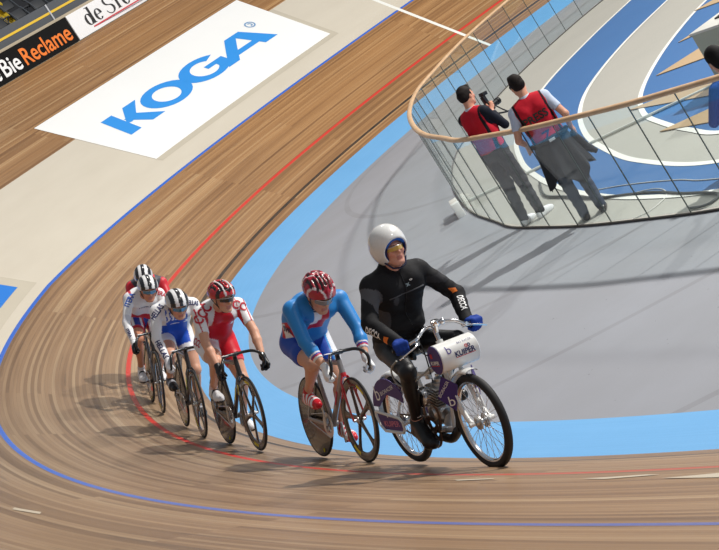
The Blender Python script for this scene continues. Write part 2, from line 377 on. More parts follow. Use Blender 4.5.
def ribbon(name, c, w, z, material):
    t = np.gradient(c, axis=0); t /= np.linalg.norm(t, axis=1)[:, None]; nn = np.stack([-t[:, 1], t[:, 0]], 1)
    return between(name, c + nn * w / 2, c - nn * w / 2, z, material, n=len(c) * 2)
o = flat_poly('floor', poly, 0, safe_m); tag(o, kind='structure')
o = flat_poly('infield_floor', [tuple(p) for p in fcurve] + [(-26, -20)], .004, inner_m); tag(o, kind='structure')
o = between('blue_lane', ca[::-1], cb[::-1], .008, lane_m); tag(o, kind='structure')
o = flat_poly('blue_infield', [tuple(p) for p in cc] + [(-26, -20)], .008, lane_m); tag(o, kind='structure')
for c in (ca, cb, cc): tag(ribbon('lane_line', c, .075, .012, line_m), kind='structure')

# tan chipboard wedges on the blue infield; the fourth stands in for a glass reflection
for pts in ([(-9.62, 5.22), (-10.7, 5.55), (-10.45, 4.6)], [(-10.53, 7.05), (-11.25, 7.0), (-11.0, 6.35)], [(-11.17, 8.58), (-12.65, 8.85), (-12.0, 7.55)], [(-11.61, 9.9), (-13.83, 10.94), (-13.4, 10.0)], [(-13.34, 11.58), (-15.3, 12.4), (-14.6, 11.35)]):
    mb = MB(); V = [(x, y, z) for z in (.009, .021) for x, y in pts]; mb.add(V, [(0, 2, 1), (3, 4, 5), (0, 1, 4, 3), (1, 2, 5, 4), (2, 0, 3, 5)])
    o = mb.build('floor_wedge', tan_m, smooth=False)
    tag(o, 'flat tan chipboard triangle lying on the blue infield beside the white lane line', 'floor panel', 'tan triangles on the blue infield')
_w = [o for o in COL.objects if o.name.startswith('floor_wedge')]
for o_, l_ in zip(_w, ('topmost tan chipboard triangle on the blue infield, cut by the upper right edge', 'small tan chipboard triangle pointing left, beside the pale green table', 'largest tan chipboard triangle pointing left, just above the wooden handrail', 'tan triangle below the handrail, standing in for one reflected in the glass', 'tan triangle on the infield nearest the glass, cut by the right edge')): o_['label'] = l_

# ---- glass balustrade with wooden rail
def glass_mat():
    g = NG('balustrade_glass'); nt = g.nt; nt.nodes.remove(g.b); out = nt.nodes['Material Output']
    tr = g.n('ShaderNodeBsdfTransparent'); tr.inputs[0].default_value = (.95, .985, .98, 1); gl = g.n('ShaderNodeBsdfGlossy'); gl.inputs['Roughness'].default_value = .02; gl.inputs[0].default_value = (1, 1, 1, 1)
    fr = g.n('ShaderNodeLayerWeight'); fr.inputs['Blend'].default_value = .5; mx = g.n('ShaderNodeMixShader'); k = g.math('ADD', g.math('MULTIPLY', g.math('POWER', fr.outputs['Facing'], 4.), .34), .03)
    g.l(k, mx.inputs[0]); g.l(tr.outputs[0], mx.inputs[1]); g.l(gl.outputs[0], mx.inputs[2]); g.l(mx.outputs[0], out.inputs[0]); return g.m
glass = glass_mat()
def wood_simple(name, c1, c2, sc=(3, 30, 30)):
    g = NG(name); tc = g.n('ShaderNodeTexCoord'); n_ = g.noise(g.scaled(tc.outputs['Object'], sc), 1., 5, .6); g.l(g.ramp(n_, [(.3, c1), (.7, c2)]), g.b.inputs['Base Color']); g.b.inputs['Roughness'].default_value = .4; return g.m
rail_m = wood_simple('handrail_wood', srgb(188, 150, 112), srgb(214, 180, 142), (4, 4, 20))
HR = 1.2
bal = empty('glass_balustrade', Matrix.Translation((-14.03, 14.13, 0)))
tag(bal, 'curved frameless glass balustrade with a round-edged wooden handrail around the infield', 'balustrade')
inv = Vector((-14.03, 14.13, 0))
d_ = np.concatenate([[0], np.cumsum(np.linalg.norm(np.diff(fcurve, axis=0), axis=1))])
def fp(t): return np.array([np.interp(t, d_, fcurve[:, 0]), np.interp(t, d_, fcurve[:, 1])])
# phase so that a joint falls at (-15.37,14.66)
t0 = d_[np.argmin(np.linalg.norm(fcurve - np.array([-15.37, 14.66]), axis=1))]; PW = .785; nback = int(t0 // PW)
ts = [t0 + (i - nback) * PW for i in range(int(d_[-1] / PW))]; ts = [t for t in ts if 2 < t < d_[-1] - 6]
joint_m = mat('joint_seal', srgb(58, 66, 62), .5); chan_m = mat('base_channel', srgb(92, 92, 88), .45, .6)
for a, b in zip(ts[:-1], ts[1:]):
    A, B = fp(a), fp(b); t = (B - A) / np.linalg.norm(B - A); c = (A + B) / 2; n3 = Matrix(((t[0], -t[1], 0), (t[1], t[0], 0), (0, 0, 1)))
    MB().box((c[0] - inv.x, c[1] - inv.y, .02 + HR / 2), (np.linalg.norm(B - A) - .008, .012, HR - .04), n3).build('glass_panel', glass, bal, smooth=False)
for a in ts[::1]:
    A = fp(a); MB().box((A[0] - inv.x, A[1] - inv.y, .01 + HR / 2), (.006, .013, HR - .03), Matrix.Rotation(0, 3, 'Z')).build('joint_seal', joint_m, bal, smooth=False)
tt = np.arange(ts[0], ts[-1], .2); pts = [(*fp(t), 0) for t in tt]
MB().tube([(p[0] - inv.x, p[1] - inv.y, HR) for p in pts], .037, 12, flat=(1.0, .72)).build('handrail', rail_m, bal)
MB().tube([(p[0] - inv.x, p[1] - inv.y, .015) for p in pts], .011, 8).build('base_channel', chan_m, bal)

# cables on the infield and the long pale trunking
def cable(pts, r, material, name, label, z=None):
    c = smooth_curve(pts, 8); o = MB().tube([(p[0], p[1], (z or r) + .008) for p in c], r, 8).build(name, material); tag(o, label, 'cable'); return o
cable([(-11.4, 11.75), (-12.07, 12.44), (-12.67, 12.79), (-13.69, 13.36), (-14.4, 13.66), (-14.92, 13.9), (-15.52, 14.25), (-16.0, 14.5), (-16.3, 14.72), (-16.25, 14.86), (-16.0, 14.8)], .014, mat('dark_cable', srgb(70, 74, 74), .5), 'cable', 'thick dark cable looping along the foot of the glass')
cable([(-13.33, 12.98), (-13.85, 13.17), (-14.38, 13.39), (-15.14, 13.75), (-15.61, 14.02), (-16.4, 14.35), (-17.4, 14.6)], .006, mat('pale_cable', srgb(215, 215, 210), .5), 'cable', 'thin white cable lying across the blue lane behind the glass')
cable([(-13.3, 12.99), (-14.0, 13.5), (-14.8, 13.75), (-15.2, 14.1), (-15.2, 14.4), (-15.0, 14.5)], .005, mat('pale_cable', srgb(215, 215, 210), .5), 'cable', 'thin white cable curling between the blue lane and the glass')
cable([(-9.59, 11.26), (-10.9, 11.0), (-12.2, 10.72), (-13.52, 10.46), (-15, 10.15)], .02, mat('pale_trunking', srgb(215, 217, 208), .5), 'cable_cover', 'straight pale grey cable cover running across the infield floor to the small white box')['category'] = 'cable cover'

# small white marker box at the foot of the glass
bx = empty('marker_box', Matrix.Translation((-9.76, 11.66, 0)) @ Matrix.Rotation(math.radians(-42), 4, 'Z') @ Matrix.Scale(1.25, 4))
tag(bx, 'small white floor marker box with red print outside the glass by the curve', 'marker box')
MB().box((-.13, 0, .075), (.2, .09, .17), bev=.008).build('box_body', white, bx); MB().box((.12, 0, .07), (.2, .09, .15), bev=.008).build('box_body', white, bx)
MB().add([(-.2, .047, .03), (-.11, .047, .03), (-.155, .047, .1)], [(0, 1, 2)]).build('red_mark', red_ink, bx, smooth=False)
MB().add([(-.2, -.047, .03), (-.11, -.047, .03), (-.155, -.047, .1)], [(0, 1, 2)]).build('red_mark', red_ink, bx, smooth=False)
MB().tube([(.04 + .05 * math.cos(a) + .08, -.046, .07 + .04 * math.sin(a)) for a in np.linspace(0, 2 * PI, 18)], .004, 6).build('ring_mark', mat('grey_print', srgb(150, 150, 150)), bx)

# ---- advertising on the track (vinyl sheets, s runs to the left)
vinyl = floor_mat('white_vinyl', srgb(243, 244, 242), srgb(250, 250, 249), .38, .015)
taupe = floor_mat('taupe_border', srgb(188, 179, 162), srgb(198, 190, 172), .55, .05)
koga_blue = mat('print_blue', srgb(46, 148, 232), .4)
ad = empty('track_advertisement', Matrix.Translation(Vector(trk(4.2, 3.07))))
tag(ad, 'large white advertisement sheet with blue KOGA lettering on the far banking', 'advertisement')
adi = Matrix.Translation(Vector(trk(4.2, 3.07))).inverted()
def reloc(o, inv_m):
    o.data.transform(inv_m); return o
so = strip('border', np.linspace(1.03, 7.32, 26), [2.94, 3.1, 4.76], .003, taupe, ad); reloc(so, adi)
so = strip('sheet', np.linspace(1.15, 7.32, 26), np.linspace(3.07, 5.66, 12), .006, vinyl, ad); reloc(so, adi)
K_ = [[(0, 0), (.36, 0), (.50, 1), (.15, 1)], [(.36, .42), (.86, 1), (1.28, 1), (.72, .45), (.5, .38)], [(.46, .6), (.80, .62), (1.18, 0), (.76, 0)]]
O_ = [('ring', 1.78, .5, .66, .53, .34, .33, 0, 360)]
G_ = [('ring', 3.02, .5, .66, .53, .34, .34, 38, 325), [(3.05, .56), (3.6, .56), (3.6, .14), (3.27, .1), (3.3, .4), (3.05, .4)]]
A_ = [[(3.32, 0), (3.68, 0), (4.46, 1), (4.28, 1), (4.12, 1)], [(4.52, 0), (4.9, 0), (4.55, 1), (4.28, 1)], [(3.78, .18), (4.62, .18), (4.58, .38), (3.9, .38)]]
V, F = glyph_mesh(K_ + O_ + G_ + A_); o = on_track('lettering', [(6.66 - x, 3.98 + y * .77) for x, y in V], F, koga_blue, ad, .010); reloc(o, adi)
V, F = glyph_mesh([('ring', 1.76, 4.73, .11, .13, .08, .09, 0, 360), ('ring', 1.76, 4.73, .05, .07, .02, .03, 60, 300)]); o = on_track('registered_mark', V, F, mat('print_grey_blue', srgb(120, 160, 200), .4), ad, .010); reloc(o, adi)
ad2 = empty('track_advertisement', Matrix.Translation(Vector(trk(16, 3.0)))); adi2 = ad2.matrix_world.inverted(); adi2 = Matrix.Translation(Vector(trk(16, 3.0))).inverted()
tag(ad2, 'blue advertisement sheet with taupe border on the pale banking at the left edge', 'advertisement')
so = strip('border', np.linspace(13.75, 19.0, 24), [2.66, 2.85, 4.7], .003, taupe, ad2); reloc(so, adi2)
so = strip('sheet', np.linspace(14.1, 18.9, 24), np.linspace(2.86, 4.6, 8), .006, mat('sheet_blue', srgb(30, 122, 216), .4), ad2); reloc(so, adi2)
# worn white paint streaks low on the track
pw = floor_mat('worn_white_paint', srgb(186, 172, 150), srgb(204, 192, 172), .5, .1)
for q in ([(30.85, 1.15), (31.3, 1.07), (31.45, 1.1), (31.1, 1.19)], [(31.62, 1.24), (32.1, 1.1), (32.9, 1.1), (32.9, 1.24), (32.1, 1.3)], [(27.3, 3.26), (27.75, 3.2), (27.85, 3.24), (27.4, 3.3)], [(29.5, 1.12), (29.85, 1.06), (29.9, 1.09), (29.6, 1.16)]):
    V, F = glyph_mesh([q]); tag(on_track('paint_streak', V, F, pw, None, .003), kind='structure')

# ---- boards around the top of the track
def wall_strip(name, s0, s1, z0, z1, dist, material, parent, step=.1):
    sv = np.linspace(s0, s1, max(2, int(abs(s1 - s0) / step) + 1)); T = trk(sv, np.full_like(sv, 7.25)); nx = np.interp(sv, _s, _nx); ny = np.interp(sv, _s, _ny); V = []
    for h in (z0, z1):
        for d in (dist, dist + .03): V += [(T[i, 0] - nx[i] * d, T[i, 1] - ny[i] * d, T[i, 2] + h) for i in range(len(sv))]
    n = len(sv); F = []
    for i in range(n - 1): F += [(i, i + 1, 2 * n + i + 1, 2 * n + i), (n + i, n + i + 1, 3 * n + i + 1, 3 * n + i), (2 * n + i, 2 * n + i + 1, 3 * n + i + 1, 3 * n + i), (i, i + 1, n + i + 1, n + i)]
    F += [(0, n, 3 * n, 2 * n), (n - 1, 2 * n - 1, 4 * n - 1, 3 * n - 1)]
    return MB().add(V, F).build(name, material, parent, smooth=False)
def on_board(name, V, F, material, parent, s_left, z0, sc):
    """x to the right = s decreasing from s_left"""
    sv = np.array([s_left - x for x, y in V]); T = trk(sv, np.full_like(sv, 7.25)); nx = np.interp(sv, _s, _nx); ny = np.interp(sv, _s, _ny)
    P = [(T[i, 0] + nx[i] * .006, T[i, 1] + ny[i] * .006, T[i, 2] + z0 + V[i][1] * sc) for i in range(len(sv))]
    return MB().add(P, F).build(name, material, parent, smooth=False, fix=False)
BH = .6
bl = empty('advertising_board', Matrix.Translation(Vector(trk(6, 7.25)))); wl = empty('advertising_board', Matrix.Translation(Vector(trk(2, 7.25))))
tag(bl, 'black board with white and orange De Bie Reclame lettering at the top of the track', 'advertising board', 'boards along the top of the track'); tag(wl, 'white board with black serif lettering and red underline at the top of the track', 'advertising board', 'boards along the top of the track')
def sub(o, e): o.data.transform(Matrix.Translation(-e.location)); return o
sub(wall_strip('board', 3.97, 8.6, .02, BH, 0, mat('board_black', srgb(3, 2, 3), .6, spec=.15), bl), bl)
sub(wall_strip('board', -2.5, 3.95, .02, BH, 0, mat('board_white', srgb(238, 238, 238), .4), wl), wl)
orange = mat('print_orange', srgb(236, 120, 26), .45)
def cap_text(body, w, h, bold): V, F = text_mesh(body, bold, 1); V = V.copy(); V[:, 0] *= w / V[:, 0].max(); return [tuple(v) for v in V], F
V, F = cap_text('Reclame', 1.30, 1, .015); sub(on_board('lettering', V, F, orange, bl, 5.36, .12, .385), bl)
V, F = cap_text('Bie', .50, 1, .015); sub(on_board('lettering', V, F, white_ink, bl, 5.95, .12, .385), bl)
V, F = cap_text('De', .40, 1, .015); sub(on_board('lettering', V, F, white_ink, bl, 6.44, .12, .385), bl)
def serif_word():
    th, tn = .13, .045; P = []; x = 0
    def stem(x, y0, y1): return [[(x, y0), (x + th, y0), (x + th, y1), (x, y1)], [(x - .05, y0), (x + th + .05, y0), (x + th + .05, y0 + .035), (x - .05, y0 + .035)]]
    def bowl(cx, w, a0=0, a1=360, cy=.33, ry=.34): return [('ring', cx, cy, w, ry, w - th, ry - tn, a0, a1)]
    P += bowl(.22, .22) + stem(.36, 0, 1) + [[(.26, .965), (.4, .965), (.4, 1), (.26, 1)]]
    P += bowl(.82, .22, 0, 320) + [[(.66, .33), (1.02, .33), (1.02, .37), (.66, .37)]]
    P += [('ring', 1.56, .76, .24, .27, .13, .22, 20, 270), ('ring', 1.56, .25, .26, .27, .14, .22, -90, 90), ('ring', 1.56, .25, .26, .27, .22, .22, 180, 270)]
    P += stem(1.98, .03, .88) + [[(1.86, .6), (2.26, .6), (2.26, .65), (1.86, .65)]]
    P += bowl(2.54, .22, 0, 320) + [[(2.38, .33), (2.74, .33), (2.74, .37), (2.38, .37)]]
    P += stem(2.92, 0, .66) + stem(3.26, 0, .5) + [('ring', 3.2, .45, .19, .2, .06, .15, 0, 160)]
    P += stem(3.62, .03, .88) + [[(3.5, .6), (3.9, .6), (3.9, .65), (3.5, .65)]] + bowl(4.2, .24) + stem(4.62, 0, .66) + [('ring', 4.86, .45, .16, .2, .08, .14, 20, 170)]
    return P
_sw = serif_word(); _sx = lambda p: p[1] if p[0] == 'ring' else p[0][0]
for part_ in ([p for p in _sw if _sx(p) < 1.2], [p for p in _sw if _sx(p) >= 1.2]):
    V, F = glyph_mesh(part_); sub(on_board('lettering', [(x * .43, y) for x, y in V], F, black_ink, wl, 3.6, .17, .39), wl)
sub(on_board('underline', [(0, 0), (3.2, 0), (3.2, 1), (0, 1)], [(0, 1, 2, 3)], red_ink, wl, 3.5, .1, .03), wl)
tag(wall_strip('trim_1', -14, 20, .0, .66, .04, mat('board_cap_tan', srgb(176, 162, 138), .5), None, .5), kind='structure')
tag(wall_strip('wall_outer', -14, 20, .0, 1.04, .25, mat('barrier_grey', srgb(74, 78, 84), .6), None, .5), kind='structure')
tag(wall_strip('trim_2', -14, 20, .82, .87, .235, mat('stripe_yellow', srgb(232, 190, 40), .5), None, .5), kind='structure')
for s0 in np.arange(-4.2, 12, 2.05): tag(wall_strip('trim_3', s0, s0 + .03, .64, 1.04, .225, mat('joint_pale', srgb(190, 192, 196), .5), None, .03), kind='structure')
sv = np.arange(-14, 20.1, .5)
def tier(name, d0, d1, h, material):
    T = trk(sv, np.full_like(sv, 7.25)); nx = np.interp(sv, _s, _nx); ny = np.interp(sv, _s, _ny); n = len(sv); V = []
    for dd in (d0, d1): V += [(T[i, 0] - nx[i] * dd, T[i, 1] - ny[i] * dd, T[i, 2] + h) for i in range(n)]
    return tag(MB().add(V, [(i, i + 1, n + i + 1, n + i) for i in range(n - 1)]).build(name, material, smooth=False), kind='structure')
tier('floor_stand', .25, 1.25, .5, mat('stand_floor', srgb(30, 32, 38), .8)); tier('floor_step', 1.25, 6, .85, mat('stand_floor', srgb(30, 32, 38), .8)); tag(wall_strip('wall_riser', -14, 20, .5, .85, 1.25, mat('stand_wall', srgb(36, 38, 44), .8), None, .5), kind='structure'); tag(wall_strip('wall_back', -14, 20, .5, 5, 6, mat('stand_wall', srgb(36, 38, 44), .8), None, .5), kind='structure')
# folding chairs with yellow vests on a few
frame_dark = mat('chair_frame', srgb(96, 102, 110), .4, .3); seatm = mat('chair_seat', srgb(44, 47, 52), .6); yv = mat('yellow_cloth', srgb(206, 178, 40), .7, var=.2)
def chair_parts(root):
    for y in (-.2, .2): MB().tube([(.22, y, 0), (-.2, y, .82)], .012, 6).tube([(-.22, y, 0), (.2, y, .46)], .012, 6).build('side_frame', frame_dark, root)
    MB().box((.02, 0, .45), (.4, .4, .03), bev=.01).build('seat', seatm, root); MB().box((-.19, 0, .7), (.03, .4, .22), Matrix.Rotation(-.35, 3, 'Y'), bev=.01).build('backrest', seatm, root)
proto = None; ch_i = 0
for row, dist in enumerate((.75, 1.6)):
    for s0 in np.arange(.6, 5.1, .5):
        P = trk(s0, 7.25); nx = float(np.interp(s0, _s, _nx)); ny = float(np.interp(s0, _s, _ny))
        M_ = Matrix.Translation((P[0] - nx * dist, P[1] - ny * dist, P[2] + .5 + .35 * row)) @ Matrix.Rotation(math.atan2(ny, nx), 4, 'Z')
        if proto is None: proto = empty('folding_chair', M_); chair_parts(proto); r_ = proto
        else:
            r_ = proto.copy(); COL.objects.link(r_); r_.matrix_world = M_
            for c in list(proto.children): c2 = c.copy(); COL.objects.link(c2); c2.parent = r_
        tag(r_, 'dark folding chair in the %s row of the stand behind the grey barrier' % ('front' if row == 0 else 'second'), 'chair', 'dark folding chairs in the %s row behind the barrier' % ('front' if row == 0 else 'second'))
for s0, dist, lb in ((3.75, 1.62, 'bright yellow jacket draped over a dark folding chair behind the barrier, top left'),):
    P = trk(s0, 7.25); nx = float(np.interp(s0, _s, _nx)); ny = float(np.interp(s0, _s, _ny))
    mb = MB(); n = 9; V = [(.07 * math.sin(j * 1.3) + .03 * math.sin(i * 2.1) - .25 + (.1 if i < 4 else .0), (j / 8 - .5) * .52, .25 + .62 * i / 8) for i in range(n) for j in range(n)]
    V += [(x - .03, y, z) for x, y, z in V]; F = [(i * n + j, i * n + j + 1, (i + 1) * n + j + 1, (i + 1) * n + j) for i in range(n - 1) for j in range(n - 1)]; F += [tuple(a + n * n for a in f) for f in F]
    rim = [i for i in range(n)] + [i * n + n - 1 for i in range(1, n)] + [(n - 1) * n + i for i in range(n - 2, -1, -1)] + [i * n for i in range(n - 2, 0, -1)]
    F += [(rim[i], rim[(i + 1) % len(rim)], rim[(i + 1) % len(rim)] + n * n, rim[i] + n * n) for i in range(len(rim))]
    o = mb.add(V, F).build('yellow_jacket', yv); o.matrix_world = Matrix.Translation((P[0] - nx * dist, P[1] - ny * dist, P[2] + .85)) @ Matrix.Rotation(math.atan2(ny, nx), 4, 'Z'); tag(o, lb, 'jacket')

# ================================================================== SMOOTH-UNION BODY MODELLER
def V3(*a): return np.array(a, float)
def cap(a, b, ra, rb, k=.02, tag=None, cuts=None): return dict(t='c', a=np.array(a, float), b=np.array(b, float), ra=ra, rb=rb, k=k, tag=tag, cuts=cuts)
def ell(c, r, R=None, k=.02, tag=None, sub=False, cuts=None): return dict(t='e', c=np.array(c, float), r=np.array(r, float), R=np.eye(3) if R is None else np.array(R, float), k=k, tag=tag, sub=sub, cuts=cuts)
def pd(p, X):
    if p['t'] == 'c':
        ab = p['b'] - p['a']; L = ab @ ab + 1e-12; t = np.clip(((X - p['a']) @ ab) / L, 0, 1)
        d = np.sqrt((((X - p['a']) - t[..., None] * ab)**2).sum(-1)) - (p['ra'] + (p['rb'] - p['ra']) * t)
    else:
        q = (X - p['c']) @ p['R'].T; k0 = np.sqrt(((q / p['r'])**2).sum(-1)) + 1e-9; k1 = np.sqrt(((q / p['r']**2)**2).sum(-1)) + 1e-9; d = k0 * (k0 - 1) / k1
    if p.get('cuts'):
        for (c, n) in p['cuts']: d = np.maximum(d, (X - np.array(c)) @ np.array(n))
    return d
def pb(p):
    if p['t'] == 'c': r = max(p['ra'], p['rb']); return np.minimum(p['a'], p['b']) - r, np.maximum(p['a'], p['b']) + r
    e = np.abs(p['R'].T) @ p['r']; return p['c'] - e, p['c'] + e
def field(prims, h, infl):
    bs = [pb(p) for p in prims if not p.get('sub')]; lo = np.min([b[0] for b in bs], 0) - infl - 3 * h; hi = np.max([b[1] for b in bs], 0) + infl + 3 * h
    n = np.ceil((hi - lo) / h).astype(int) + 1; D = np.full(n, .4, np.float32); ax = [lo[i] + h * np.arange(n[i]) for i in range(3)]
    for p in sorted(prims, key=lambda q: 1 if q.get('sub') else 0):
        a, b = pb(p); m_ = p['k'] + infl + 2 * h + .005; i0 = np.clip(((a - m_ - lo) / h).astype(int), 0, n - 1); i1 = np.clip(((b + m_ - lo) / h).astype(int) + 2, 1, n)
        sl = tuple(slice(i0[i], i1[i]) for i in range(3)); X = np.stack(np.meshgrid(*[ax[i][sl[i]] for i in range(3)], indexing='ij'), -1)
        d = pd(p, X); k = max(p['k'], 1e-4); o = D[sl]
        if p.get('sub'): d = -d; hh = np.maximum(k - np.abs(o - d), 0) / k; D[sl] = np.maximum(o, d) + hh * hh * k / 4
        else: hh = np.maximum(k - np.abs(o - d), 0) / k; D[sl] = np.minimum(o, d) - hh * hh * k / 4
    return D - infl, lo
def nets(D, lo, h):
    S = D < 0; nx, ny, nz = D.shape; c = np.zeros((nx - 1, ny - 1, nz - 1), np.uint8)
    for i in (0, 1):
        for j in (0, 1):
            for k in (0, 1): c += S[i:nx - 1 + i, j:ny - 1 + j, k:nz - 1 + k]
    I = np.argwhere((c > 0) & (c < 8)); idx = -np.ones(c.shape, int); idx[tuple(I.T)] = np.arange(len(I))
    acc = np.zeros((len(I), 3)); cnt = np.zeros(len(I)); cs = [(i, j, k) for i in (0, 1) for j in (0, 1) for k in (0, 1)]
    for a in cs:
        for ax in range(3):
            if a[ax]: continue
            b = list(a); b[ax] = 1; va = D[tuple((I + a).T)]; vb = D[tuple((I + b).T)]; x = (va < 0) != (vb < 0); t = np.where(x, va / np.where(x, va - vb, 1), 0)
            pnt = np.array(a, float) + t[:, None] * (np.array(b) - np.array(a)); acc += np.where(x[:, None], pnt, 0); cnt += x
    V = lo + h * (I + acc / cnt[:, None]); F = []
    for ax in range(3):
        u, w = [(1, 2), (2, 0), (0, 1)][ax]; A = S.take(range(0, D.shape[ax] - 1), ax); B = S.take(range(1, D.shape[ax]), ax); E = np.argwhere(A != B)
        E = E[(E[:, u] > 0) & (E[:, w] > 0) & (E[:, u] < D.shape[u] - 1) & (E[:, w] < D.shape[w] - 1)]
        du = np.zeros(3, int); du[u] = 1; dw = np.zeros(3, int); dw[w] = 1
        q = [idx[tuple(e.T)] for e in (E - du - dw, E - dw, E, E - du)]; Q = np.stack(q, 1); fl = A[tuple(E.T)]
        Q = np.where(fl[:, None], Q, Q[:, ::-1]); F.append(Q)
    F = np.concatenate(F); F = F[(F >= 0).all(1)]; return V, F
def sdf_mesh(name, prims, h, material, parent=None, infl=0., color=None, relax=1, wr=0.):
    D, lo = field(prims, h, infl)
    if wr:
        X, Y, Z = np.meshgrid(*[lo[i] + h * np.arange(D.shape[i]) for i in range(3)], indexing='ij'); D = D + wr * (np.sin(34 * Z + 5 * np.sin(9 * Y + 4 * X) + 3 * X) * np.sin(17 * X + 11 * Y + 4 * np.sin(13 * Z)) + .5 * np.sin(61 * Z + 20 * Y + 3 * np.sin(20 * X)))
    V, F = nets(D, lo, h)
    for _ in range(relax):
        A = np.zeros_like(V); n = np.zeros(len(V))
        for i in range(4):
            for j in ((i + 1) % 4, (i + 3) % 4): np.add.at(A, F[:, i], V[F[:, j]]); np.add.at(n, F[:, i], 1)
        V = V * .5 + .5 * A / np.maximum(n, 1)[:, None]
    me = bpy.data.meshes.new(name); me.vertices.add(len(V)); me.vertices.foreach_set('co', V.reshape(-1).astype(np.float32))
    me.loops.add(len(F) * 4); me.loops.foreach_set('vertex_index', F.reshape(-1).astype(np.int32)); me.polygons.add(len(F)); me.polygons.foreach_set('loop_start', np.arange(0, len(F) * 4, 4, dtype=np.int32)); me.update(calc_edges=True)
    if color is not None:
        best = np.full(len(V), 9.); lab = np.zeros(len(V), object); lab[:] = ''
        for p in prims:
            if p.get('sub'): continue
            d = pd(p, V); m_ = d < best; best[m_] = d[m_]; lab[m_] = p['tag'] or ''
        C = np.ones((len(V), 4), np.float32); C[:, :3] = color(V, lab); at = me.color_attributes.new('Col', 'FLOAT_COLOR', 'POINT'); at.data.foreach_set('color', C.reshape(-1))
    return link(name, me, material, parent)
def bvh_of(o): return BVHTree.FromPolygons([v.co for v in o.data.vertices], [p.vertices[:] for p in o.data.polygons])
def unit(v): v = np.array(v, float); return v / np.linalg.norm(v)
def ik(a, b, l1, l2, pole):
    a, b = np.array(a, float), np.array(b, float); d = b - a; L = np.linalg.norm(d)
    if L > (l1 + l2) * .995: s = L / ((l1 + l2) * .995); l1 *= s; l2 *= s
    x = (L * L + l1 * l1 - l2 * l2) / (2 * L); y = math.sqrt(max(l1 * l1 - x * x, 0)); u = d / L; p = np.array(pole, float); p = unit(p - u * (p @ u)); return a + u * x + p * y
def hand(g, u, o, up, wrist, tag='hand', s=1., r=.016):
    """fingers wrapped round a bar through g along u; o = side of the knuckles, up = side of the palm heel"""
    g, u, o, up, wrist = [np.array(q, float) for q in (g, u, o, up, wrist)]; P = []; q = r - .016
    ln = (.95, 1.05, 1., .84)
    for i in range(4):
        b = g + u * (.032 - .0215 * i) * s; f = ln[i] * s
        K = b + o * (.030 + q) * s + up * .020 * s; p1 = b + o * (.033 + q) * f - up * .014 * f; p2 = b + o * .006 - up * (.033 + q) * f; p3 = b - o * (.021 + q) * f - up * .020 * f
        rr = .0092 * s * (.9 if i == 3 else 1)
        P += [cap(K, p1, rr * 1.15, rr, .004, tag), cap(p1, p2, rr, rr * .95, .003, tag), cap(p2, p3, rr * .95, rr * .85, .003, tag), cap(wrist + u * (.012 - .008 * i), K, .019 * s, rr * 1.35, .016, tag)]
    tb = g - u * .028 * s + o * .012 + up * .034 * s; t1 = g + u * .016 * s - o * .010 * s + up * (.031 + q) * s; t2 = g + u * .034 * s - o * (.027 + q) * s + up * .008 * s
    P += [cap(wrist, tb, .021 * s, .015 * s, .012, tag), cap(tb, t1, .0145 * s, .011 * s, .006, tag), cap(t1, t2, .011 * s, .009 * s, .003, tag)]
    return P
def frameR(fwd, up):
    f = unit(fwd); l = unit(np.cross(up, f)); return np.stack([f, l, np.cross(f, l)])       # rows: forward, left, up
def head_prims(H, R, hs=1.):
    """H head centre between the ears, R rows forward/left/up"""
    w = lambda x, y, z: H + hs * (x * R[0] + y * R[1] + z * R[2]); P = []; T = 'head'
    P += [ell(w(-.008, 0, .035), (.098, .077, .095), R, .02, T), ell(w(.03, 0, -.03), (.068, .062, .088), R, .03, T)]
    for s in (-1, 1):
        P += [cap(w(.0, .048 * s, -.055), w(.07, .018 * s, -.098), .026, .020, .02, T), cap(w(.083, .045 * s, .020), w(.093, .012 * s, .022), .011, .011, .012, T),
              ell(w(.07, .043 * s, -.022), (.022, .020, .018), R, .02, T), ell(w(-.004, .077 * s, -.008), (.020, .008, .031), R, .008, 'ear')]
    P += [cap(w(.098, 0, .008), w(.116, 0, -.030), .008, .0125, .010, T), cap(w(.102, .012, -.034), w(.102, -.012, -.034), .008, .008, .006, T),
          cap(w(.091, .017, -.061), w(.091, -.017, -.061), .0065, .0065, .006, 'lip'), cap(w(.088, .014, -.071), w(.088, -.014, -.071), .007, .007, .006, 'lip'), ell(w(.083, 0, -.1), (.016, .022, .015), R, .015, T)]
    for s in (-1, 1): P.append(ell(w(.101, .031 * s, .001), (.014, .017, .010), R, .008, T, sub=True))
    for p in P:
        if p['t'] == 'e': p['r'] = p['r'] * hs
        else: p['ra'] *= hs; p['rb'] *= hs
    return P, w
SKIN = srgb(214, 160, 132)
def skin_fn(base=SKIN, H=None, R=None, brow=(.1, .06, .04), beard=0.):
    def f(V, lab):
        C = np.tile(np.array(base), (len(V), 1)); C[lab == 'lip'] = srgb(190, 122, 108)
        if H is not None:
            q = (V - H) @ R.T; m_ = (q[:, 0] > .075) & (np.abs(q[:, 2] - .022) < .0055) & (np.abs(np.abs(q[:, 1]) - .032) < .02); C[m_] = brow
            m_ = (q[:, 0] > .0) & (q[:, 2] > -.06) & (q[:, 2] < -.005) & (np.abs(np.abs(q[:, 1]) - .045) < .02) & (q[:, 0] > .03); C[m_] = C[m_] * .5 + .5 * np.array(srgb(214, 138, 116))
        return C
    return f
skin_m = vcol_mat('skin', .48, .4, sss=.08)
lycra = vcol_mat('lycra', .42, .4, bump=.05, bscale=120)
cloth_m = vcol_mat('cloth', .75, .2, bump=.25, bscale=25)
shell_m = vcol_mat('helmet_shell', .25, .5, coat=.5)
shoe_m = vcol_mat('shoe_leather', .35, .4)
eye_m = vcol_mat('eye', .15, .5)
